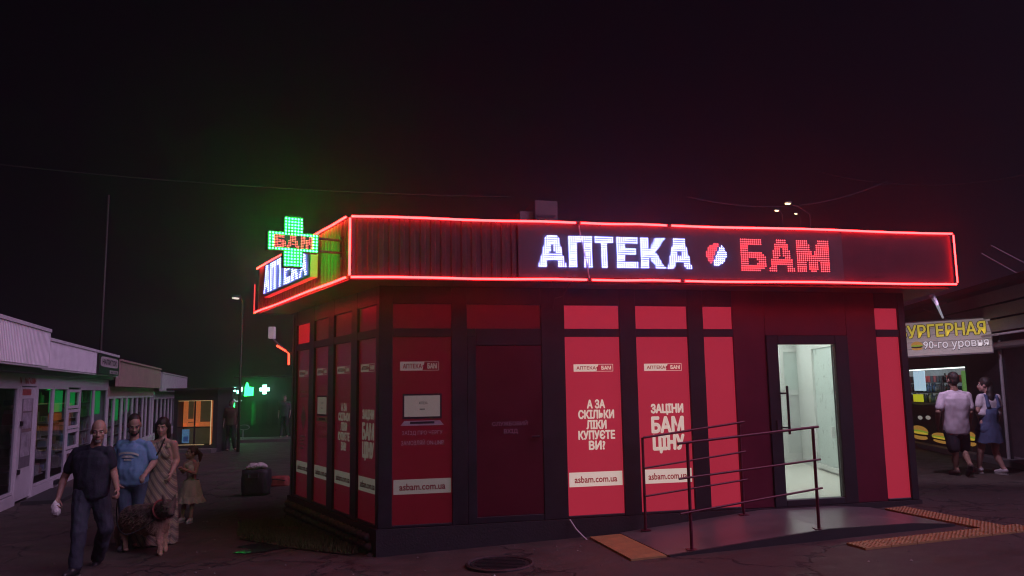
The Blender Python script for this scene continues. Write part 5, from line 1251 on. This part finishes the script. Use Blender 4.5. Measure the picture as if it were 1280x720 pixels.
def woman_dress():
    Y = 10.55; gx = ground_z(J(200, 600, Y).x)
    t = thing("person", "dark-haired woman in a long diagonally striped dress beside the man in blue", "person", (J(200, 600, Y).x, Y, gx))
    sk = SKIN("rosy", (.50, .30, .25)); hc = J(203, 534, Y); M = frame((.15, -.98, -.08)); s = .98
    shl, shr = J(190, 555, Y), J(217, 555, Y); hl, hr = J(195, 600, Y), J(211, 600, Y)
    ell_, wrl = J(184, 578, Y + .03), J(186, 600, Y - .05); elr, wrr = J(221, 575, Y + .03), J(214, 592, Y - .12)
    kl, kr = J(195, 640, Y - .04), J(211, 640, Y); al = Vector((J(196, 680, Y).x, Y - .1, gx + .09)); ar = Vector((J(211, 680, Y).x, Y + .05, gx + .09))
    mb = MB(); head_prims(mb, hc, M, s); ms, mh, up, TM = torso(mb, shl, shr, hl, hr, -.008, .10); mb.cap(ms + Vector((0, 0, -.01)), .052, hc + M @ Vector((0, -.02, -.06)), .048)
    arm(mb, shl, ell_, wrl, 1.0); arm(mb, shr, elr, wrr, 1.08); leg(mb, hl, kl, al, .95); leg(mb, hr, kr, ar, .95); foot_prims(mb, al, (0, -1, 0), .9); foot_prims(mb, ar, (.1, -1, 0), .9); hand(mb, wrl, ell_, .9, .6, (1, 0, 0)); hand(mb, wrr, elr, .9, .7, (-1, 0, 0))
    grow(mb, "body", sk, t, .0085, 5); face_parts(hc, M, s, t, dark_hair())
    P = lambda x, y, z: hc + M @ (Vector((x, y, z)) * s); mb = MB(); mb.ell(P(0, -.02, .042), (.086 * s, .10 * s, .098 * s), 16, 12, M)
    for k in (-1, 1): mb.cap(P(k * .072, -.015, .03), .034 * s, P(k * .078, -.04, -.13), .03 * s); 
    mb.cap(P(0, -.075, .02), .06 * s, P(.01, -.085, -.24), .062 * s); mb.cap(P(.07, -.05, -.1), .03, P(.10, -.03, -.22), .022)
    grow(mb, "hair", dark_hair(), t, .009, 3, .006, 22, 2)
    fab = stripes(); mb = MB(); torso(mb, shl + Vector((.035, 0, -.03)), shr + Vector((-.035, 0, -.03)), hl, hr, .014, .11, .015)
    for k in (-1, 1): mb.ell(ms + Vector((k * .075, -.085, -.135)), (.07, .06, .065))
    for a in (shl + Vector((.05, 0, .0)), shr + Vector((-.05, 0, .0))): mb.cap(a + Vector((0, .03, .045)), .022, a + Vector((0, -.07, -.03)), .024)
    dress = grow(mb, "dress_bodice", fab, t, .009, 5, .005, 8, 4)
    skirt("dress_skirt", fab, t, mh + Vector((0, 0, .13)), Vector((mh.x - .03, Y - .03, gx + .03)), (.165, .13), (.30, .25), 8, .07, lean=Vector((-.05, 0, 0)), seed=1)
    mb = MB(); mb.tube([ms + Vector((.05, -.06, .075)), ms + Vector((.02, -.135, -.08)), ms + Vector((-.06, -.165, -.22)), mh + Vector((-.15, -.13, .12)), mh + Vector((-.18, -.06, .06))], .011, 6); st = mb.build("shoulder_strap", BLACK, t)
    mb = MB(); mb.ell(mh + Vector((-.19, -.05, -.02)), (.05, .09, .085)); grow(mb, "handbag", mat("black_leather", (.015, .014, .015), .4), t, .01, 3)
    for an in (al, ar): shoe("sandal", an, (0, -1, 0), mat("tan_sandal", (.2, .13, .08), .6), BLACK, t, .9)
def girl():
    Y = 12.42; gx = ground_z(J(238, 600, Y).x)
    t = thing("person", "little girl in a pale frilled dress and white sandals, hands clasped", "person", (J(238, 600, Y).x, Y, gx))
    sk = SKIN("child", (.46, .28, .22)); hc = J(239.5, 566, Y); M = frame((-.75, -.62, .12)); s = .86
    shl, shr = J(232, 580, Y - .02), J(246.5, 580, Y + .03); hl, hr = J(234, 608, Y), J(244, 608, Y)
    ell_, wrl = J(229, 590, Y - .05), J(226, 586, Y - .2); elr, wrr = J(244, 592, Y - .1), J(229, 586.5, Y - .22)
    al = Vector((J(229.5, 648, Y).x, Y - .05, gx + .07)); ar = Vector((J(242, 650, Y).x, Y - .12, gx + .07)); kl = (hl + al) / 2 + Vector((0, -.02, 0)); kr = (hr + ar) / 2 + Vector((0, -.02, 0))
    mb = MB(); head_prims(mb, hc, M, s); ms, mh, up, TM = torso(mb, shl, shr, hl, hr, -.02, .08); mb.cap(ms, .036, hc + M @ Vector((0, -.02, -.05)), .036)
    for a, b, c in ((shl, ell_, wrl), (shr, elr, wrr)): arm(mb, a, b, c, .72)
    leg(mb, hl, kl, al, .68); leg(mb, hr, kr, ar, .68); foot_prims(mb, al, (-.3, -1, 0), .72); foot_prims(mb, ar, (0, -1, 0), .72); hand(mb, wrl, ell_, .7, .8, (1, 0, 0)); hand(mb, wrr, elr, .7, .8, (0, -1, 0))
    grow(mb, "body", sk, t, .008, 4); hm = mat("reddish_hair", (.07, .025, .02), .6, var=.4, scale=40); face_parts(hc, M, s, t, hm)
    P = lambda x, y, z: hc + M @ (Vector((x, y, z)) * s); mb = MB(); mb.ell(P(0, -.022, .036), (.083 * s, .098 * s, .099 * s), 16, 12, M); mb.cap(P(0, -.10, .04), .03 * s, P(.0, -.16, -.02), .045 * s); mb.cap(P(0, -.16, -.02), .045 * s, P(0, -.17, -.14), .02 * s)
    grow(mb, "hair", hm, t, .009, 3, .005, 26, 6)
    fab = mat("pale_dress_cotton", (.55, .50, .40), .85, var=.2, scale=10, bump=.2)
    mb = MB(); torso(mb, shl + Vector((.03, 0, -.02)), shr + Vector((-.03, 0, -.02)), hl, hr, -.004, .085); grow(mb, "dress_bodice", fab, t, .009, 4, .004, 9)
    skirt("dress_skirt", fab, t, mh + Vector((0, 0, .10)), Vector((mh.x, Y, J(238, 622, Y).z)), (.115, .10), (.185, .16), 7, .05, 60, 16, seed=2)
    skirt("dress_frill", fab, t, Vector((mh.x, Y, J(238, 620, Y).z)), Vector((mh.x, Y, J(238, 628, Y).z)), (.178, .155), (.215, .19), 11, .09, 60, 5)
    for an, d in ((al, (-.3, -1, 0)), (ar, (0, -1, 0))): shoe("sandal", an, d, mat("white_sandal", (.6, .56, .52), .5), mat("white_sole", (.5, .48, .46), .6), t, .74)
def man_back():
    Y = 13.2; gx = -.02
    t = thing("person", "man seen from behind in a pale lilac T-shirt and dark shorts", "person", (J(1195, 540, Y).x, Y, gx))
    sk = SKIN("tan", (.32, .19, .14)); hc = J(1190.5, 475, Y); M = frame((-.12, 1, -.03)); s = 1.04
    shl, shr = J(1178.5, 494, Y), J(1209, 494, Y); hl, hr = J(1188, 540, Y), J(1203, 540, Y)
    ell_, wrl = J(1172.5, 515, Y - .05), J(1172, 532, Y + .12); elr, wrr = J(1213, 515, Y - .05), J(1212, 533, Y + .08)
    kl, al = J(1194, 568, Y - .05), J(1195.5, 588, Y - .02); kr, ar = J(1206, 566, Y + .05), J(1213, 582, Y - .36)
    al.z = gx + .09
    mb = MB(); head_prims(mb, hc, M, s); ms, mh, up, TM = torso(mb, shl, shr, hl, hr); mb.cap(ms, .062, hc + M @ Vector((0, -.01, -.06)), .058)
    arm(mb, shl, ell_, wrl, 1.1); arm(mb, shr, elr, wrr, 1.1); leg(mb, hl, kl, al); leg(mb, hr, kr, ar); foot_prims(mb, al, (-.1, 1, 0)); foot_prims(mb, ar, (.1, 1, -.7)); hand(mb, wrl, ell_, 1.0, .6, (1, 0, 0)); hand(mb, wrr, elr, 1.0, .6, (-1, 0, 0))
    grow(mb, "body", sk, t, .010, 4); face_parts(hc, M, s, t, dark_hair()); hair_short(hc, M, s, dark_hair(), t, 4, -.01)
    mb = MB(); torso(mb, shl, shr, hl + Vector((0, 0, .02)), hr + Vector((0, 0, .02)), .026, .12); mb.cap(shl, .066, V3(shl).lerp(ell_, .75), .070); mb.cap(shr, .066, V3(shr).lerp(elr, .75), .070); mb.cap(ms, .08, ms + Vector((0, 0, .03)), .07)
    grow(mb, "shirt", mat("lilac_cotton", (.58, .52, .58), .8, var=.1, scale=10), t, .010, 5, .012, 7, 9)
    mb = MB(); mb.ell(mh, (.175, .135, .13)); mb.cap(hl, .11, V3(hl).lerp(kl, .72), .098); mb.cap(hr, .11, V3(hr).lerp(kr, .72), .098); grow(mb, "shorts", mat("dark_shorts", (.02, .022, .035), .8, var=.2), t, .011, 4, .008, 8, 1)
    for an, d in ((al, (-.1, 1, 0)), (ar, (.1, 1, -.8))): shoe("shoe", an, d, mat("brown_shoe", (.10, .07, .06), .6), BLACK, t)
def woman_back():
    Y = 13.35; gx = -.02
    t = thing("person", "woman seen from behind in a blue denim pinafore and white sneakers", "person", (J(1236, 540, Y).x, Y, gx))
    sk = SKIN("rosy", (.50, .30, .25)); hc = J(1230, 481, Y); M = frame((-.8, .6, 0)); s = .98
    shl, shr = J(1226, 497, Y), J(1246, 497, Y); hl, hr = J(1228, 538, Y), J(1243, 538, Y)
    ell_, wrl = J(1222, 514, Y - .02), J(1226, 528, Y + .18); elr, wrr = J(1250, 514, Y), J(1247, 527, Y + .2)
    kl, kr = J(1226, 564, Y + .03), J(1244.5, 565, Y - .05); al = Vector((J(1228.5, 585, Y).x, Y + .1, gx + .09)); ar = Vector((J(1248, 586, Y).x, Y - .15, gx + .09))
    mb = MB(); head_prims(mb, hc, M, s); ms, mh, up, TM = torso(mb, shl, shr, hl, hr, -.008, .10); mb.cap(ms, .05, hc + M @ Vector((0, -.02, -.06)), .048)
    arm(mb, shl, ell_, wrl, .95); arm(mb, shr, elr, wrr, .95); leg(mb, hl, kl, al, .98); leg(mb, hr, kr, ar, .98); foot_prims(mb, al, (-.2, 1, 0), .9); foot_prims(mb, ar, (-.2, 1, 0), .9); hand(mb, wrl, ell_, .9, .6, (1, 0, 0)); hand(mb, wrr, elr, .9, .6, (-1, 0, 0))
    grow(mb, "body", sk, t, .010, 4); face_parts(hc, M, s, t, dark_hair())
    P = lambda x, y, z: hc + M @ (Vector((x, y, z)) * s); mb = MB(); mb.ell(P(0, -.022, .04), (.086 * s, .10 * s, .10 * s), 16, 12, M); mb.cap(P(.03, -.07, .0), .065, hc + Vector((.05, -.06, -.24)), .06); mb.cap(hc + Vector((.05, -.06, -.2)), .06, hc + Vector((.07, -.05, -.32)), .03)
    grow(mb, "hair", dark_hair(), t, .010, 3, .006, 22, 8)
    mb = MB(); torso(mb, shl, shr, V3(shl).lerp(hl, .5), V3(shr).lerp(hr, .5), .012, .10); mb.cap(shl, .066, V3(shl).lerp(ell_, .55), .066); mb.cap(shr, .066, V3(shr).lerp(elr, .55), .066); grow(mb, "white_tee", mat("white_cotton", (.62, .58, .62), .8, var=.08), t, .010, 4, .006, 8, 2)
    den = mat("denim_blue", (.07, .10, .20), .8, var=.25, scale=14)
    mb = MB(); torso(mb, V3(shl).lerp(hl, .30) + Vector((.03, 0, 0)), V3(shr).lerp(hr, .30) + Vector((-.03, 0, 0)), hl, hr, .024, .125)
    for a in (shl + Vector((.05, 0, .05)), shr + Vector((-.05, 0, .05))): mb.cap(a + Vector((0, .03, .005)), .026, a + Vector((0, -.07, -.03)), .028); mb.cap(a + Vector((0, -.07, -.03)), .028, a + Vector((0, -.115, -.20)), .034)
    grow(mb, "pinafore_top", den, t, .010, 4, .004, 9); skirt("pinafore_skirt", den, t, mh + Vector((0, 0, .12)), Vector((mh.x, Y, J(1236, 553, Y).z)), (.165, .135), (.225, .19), 6, .03, 56, 12)
    for an in (al, ar): shoe("sneaker", an, (-.25, 1, 0), mat("white_sneaker", (.62, .58, .6), .5), mat("white_sole", (.5, .48, .46), .6), t, 1.0)
def far_person(label, x, yt, yb, Y, top, legsc, face=(0, -1, 0)):
    b = J(x, yb, Y); h = (J(x, yt, Y).z - ground_z(b.x)); gx = ground_z(b.x) + (.12 if Y > 30 else 0); k = h / 1.75
    if k > 1.1 or k < .8: k = 1.0
    t = thing("person", label, "person", (b.x, Y, gx), "distant passers-by"); o = Vector((b.x, Y, gx)); Q = lambda a, d, z: o + Vector((a * k, d * k, z * k))
    shl, shr, hl, hr = Q(-.18, 0, 1.42), Q(.18, 0, 1.42), Q(-.09, 0, .92), Q(.09, 0, .92); hc = Q(0, 0, 1.63); M = frame(face)
    mb = MB(); head_prims(mb, hc, M, k); ms, mh, up, TM = torso(mb, shl, shr, hl, hr, 0, .105); mb.cap(ms, .06, hc, .055)
    for a, e in ((shl, -1), (shr, 1)): arm(mb, a, Q(e * .24, .03, 1.14), Q(e * .24, -.08, .90)); hand(mb, Q(e * .24, -.08, .90), Q(e * .24, .03, 1.14), 1, .6, (-e, 0, 0))
    for a, e in ((hl, -1), (hr, 1)): leg(mb, a, Q(e * .10, -.05 * e, .5), Q(e * .10, .12 * e, .09)); foot_prims(mb, Q(e * .10, .12 * e, .09), face)
    grow(mb, "body", SKIN("dim", (.3, .2, .16)), t, .016, 3)
    mb = MB(); torso(mb, shl, shr, hl, hr, .025, .11); mb.cap(shl, .075, Q(-.22, 0, 1.2), .07); mb.cap(shr, .075, Q(.22, 0, 1.2), .07); grow(mb, "shirt", mat("far_shirt_%d" % x, top, .8), t, .016, 3)
    mb = MB()
    for a, e in ((hl, -1), (hr, 1)): mb.cap(a, .11, Q(e * .10, -.05 * e, .5), .085); mb.cap(Q(e * .10, -.05 * e, .5), .085, Q(e * .10, .12 * e, .12), .07)
    grow(mb, "trousers", mat("far_trousers_%d" % x, legsc, .8), t, .016, 3); hair_short(hc, M, k, dark_hair(), t)
def dog(leash_from):
    Y = 10.0; gx = ground_z(J(185, 660, Y).x)
    t = thing("dog", "large shaggy dark shepherd dog with tan legs walking on a leash", "dog", (J(185, 660, Y).x, Y, gx))
    D = lambda x, y, dy=0: J(x, y, Y + dy)
    mb = MB()
    mb.cap(D(166, 646, .16), .150, D(192, 646, -.06), .165); mb.ell(D(197, 650, -.10), (.14, .15, .20)); mb.ell(D(164, 648, .18), (.125, .13, .15)); mb.cap(D(172, 652, .1), .13, D(186, 654, 0), .145)
    mb.cap(D(198, 640, -.14), .115, D(209, 633, -.26), .085)                                     # neck
    hc = D(211, 634, -.30); hd = (D(217, 645, -.52) - hc).normalized(); M = frame(hd)
    mb.ell(hc, (.078, .095, .08), 14, 10, M); mb.cap(hc + hd * .06 - Vector((0, 0, .012)), .050, hc + hd * .17 - Vector((0, 0, .02)), .034); mb.ell(hc + hd * .05 - Vector((0, 0, .045)), (.05, .07, .035), 10, 8, M)
    for k in (-1, 1): a = hc + M @ Vector((k * .052, -.02, .06)); mb.cap(a, .030, a + M @ Vector((k * .018, -.01, .085)), .009)
    fz_ = gx
    def foot(x, dy): P = J(x, 690, Y + dy); return Vector((P.x, Y + dy, fz_))
    for x, dy, sx in ((199, -.22, 198), (205, .02, 204)):
        f = foot(x, dy); e = D(sx, 658, dy * .6); el_ = Vector((f.x - .02, f.y + .03, fz_ + .34)); w = Vector((f.x, f.y, fz_ + .13))
        mb.cap(e, .085, el_, .055); mb.cap(el_, .050, w, .036); mb.cap(w, .035, f + Vector((0, 0, .04)), .032); mb.cap(f + Vector((0, 0, .034)), .036, f + Vector((.03, -.05, .03)), .032)
    for x, dy, sx in ((157, .10, 163), (168, .36, 170)):
        f = foot(x, dy); hip = D(sx, 652, dy * .8 + .08); kn = Vector((hip.x + .10, hip.y - .05, fz_ + .33)); hock = Vector((f.x - .06, f.y + .06, fz_ + .20))
        mb.cap(hip, .105, kn, .070); mb.cap(kn, .062, hock, .040); mb.cap(hock, .038, f + Vector((0, 0, .045)), .032); mb.cap(f + Vector((0, 0, .034)), .036, f + Vector((.035, -.05, .03)), .032)
    tb = D(158, 642, .24); mb.cap(tb, .055, D(152, 655, .32), .062); mb.cap(D(152, 655, .32), .065, D(148.5, 670, .34), .06); mb.cap(D(148.5, 670, .34), .058, D(148, 681, .30), .025)
    m = mat("dog_fur", (.03, .022, .018), .75, var=.5, scale=9, bump=.5, bscale=60)
    tt = m.node_tree; b = tt.nodes["Principled BSDF"]; g = tt.nodes.new("ShaderNodeNewGeometry"); sp = tt.nodes.new("ShaderNodeSeparateXYZ"); mr = tt.nodes.new("ShaderNodeMapRange"); nz = tt.nodes.new("ShaderNodeTexNoise"); nz.inputs["Scale"].default_value = 7
    ad = tt.nodes.new("ShaderNodeMath"); ad.operation = 'MULTIPLY_ADD'; ad.inputs[1].default_value = -.25
    tt.links.new(g.outputs["Position"], sp.inputs[0]); tt.links.new(nz.outputs[0], ad.inputs[0]); tt.links.new(sp.outputs[2], ad.inputs[2]); tt.links.new(ad.outputs[0], mr.inputs[0])
    mr.inputs[1].default_value = gx + .16; mr.inputs[2].default_value = gx + .36
    mx = tt.nodes.new("ShaderNodeMix"); mx.data_type = 'RGBA'; mx.inputs[6].default_value = (.42, .28, .18, 1); mx.inputs[7].default_value = (.085, .06, .05, 1)
    tt.links.new(mr.outputs[0], mx.inputs[0]); tt.links.new(mx.outputs[2], b.inputs["Base Color"])
    body = grow(mb, "body", m, t, .010, 4, .016, 13, 5)
    # shaggy tufts
    rr = random.Random(8); me = body.data; fur = MB()
    vs = me.vertices; n = len(vs)
    for k in range(6500):
        v = vs[rr.randrange(n)]; z = v.co.z - gx
        if z < .12: continue
        L = rr.uniform(.02, .05) * (1 if z > .3 else .5); dn = (v.normal * .55 + Vector((-.35, .15, -.75)) + Vector((rr.gauss(0, .2), rr.gauss(0, .2), rr.gauss(0, .2)))).normalized()
        a = v.normal.cross(dn).normalized() * rr.uniform(.003, .007) if v.normal.cross(dn).length > .01 else Vector((.004, 0, 0)); p = v.co - v.normal * .004
        fur.add([p - a, p + a, p + dn * L], [(0, 1, 2)])
    stuff(fur.build("fur_tufts", m, t))
    P = lambda x, y, z: hc + M @ Vector((x, y, z)); e = MB()
    for k in (-1, 1): e.ell(P(k * .036, .078, .022), (.010, .008, .010), 8, 6)
    e.ell(hc + hd * .205 - Vector((0, 0, .014)), (.018, .016, .014), 8, 6); e.build("eyes_and_nose", mat("glossy_black", (.008, .008, .008), .15, var=0), t, smooth=True)
    c1 = D(203, 637, -.19); mb = MB(); ax = (hc - D(196, 642, -.12)).normalized(); u = ax.orthogonal().normalized(); w = ax.cross(u)
    mb.tube([c1 + (u * math.cos(q) + w * math.sin(q)) * .118 for q in np.linspace(0, 2 * math.pi, 21)], .013, 6, caps=False); mb.build("collar", mat("red_collar", (.2, .03, .03), .5), t)
    l = thing("leash", "dark leash hanging from the bald man's hand to the dog", "leash", leash_from)
    a = V3(leash_from); e_ = c1 + Vector((-.06, -.09, -.04)); pts = [a, J(145.5, 640, 9.4), J(148, 660, 9.5), J(158, 668, 9.6), J(178, 660, 9.7), J(194, 648, 9.72), e_]
    sm = []
    for i in range(len(pts) - 1):
        p0, p1, p2, p3 = pts[max(0, i - 1)], pts[i], pts[i + 1], pts[min(len(pts) - 1, i + 2)]
        for f in (0, .25, .5, .75): sm.append(.5 * ((2 * p1) + (p2 - p0) * f + (2 * p0 - 5 * p1 + 4 * p2 - p3) * f * f + (3 * p1 - p0 - 3 * p2 + p3) * f ** 3))
    sm.append(pts[-1]); MB().tube(sm, .008, 6).build("strap", BLACK, l)
_, leash_pt = man_dark()
man_blue(); woman_dress(); girl(); dog(leash_pt); man_back(); woman_back()
far_person("dim figure in a brownish top standing right of the orange-lit kiosk", 288, 523, 566, 27.5, (.08, .035, .025), (.015, .015, .015), (.7, -.7, 0))
far_person("dim figure in a pale top near the pharmacy's rear edge, far away", 355, 515, 552, 33.0, (.05, .065, .06), (.015, .015, .02))

# ================================================================== ADDED HAZE VOLUME imitating the lens bloom round the signs
hz = MB().box(-70, 70, -4, 90, -1.9, 9.5).mesh("haze")
hm = bpy.data.materials.new("bloom_haze"); hm.use_nodes = True
t = hm.node_tree; t.nodes.clear(); o = t.nodes.new("ShaderNodeOutputMaterial"); vv = t.nodes.new("ShaderNodeVolumePrincipled")
vv.inputs["Color"].default_value = (.9, .9, .95, 1); vv.inputs["Density"].default_value = HAZE_D; vv.inputs["Anisotropy"].default_value = HAZE_G
t.links.new(vv.outputs[0], o.inputs["Volume"]); hz.materials.append(hm)
ho = link("haze", hz); stuff(ho); tag(ho, "thin scattering volume added to imitate lens bloom round the lit signs", "haze")
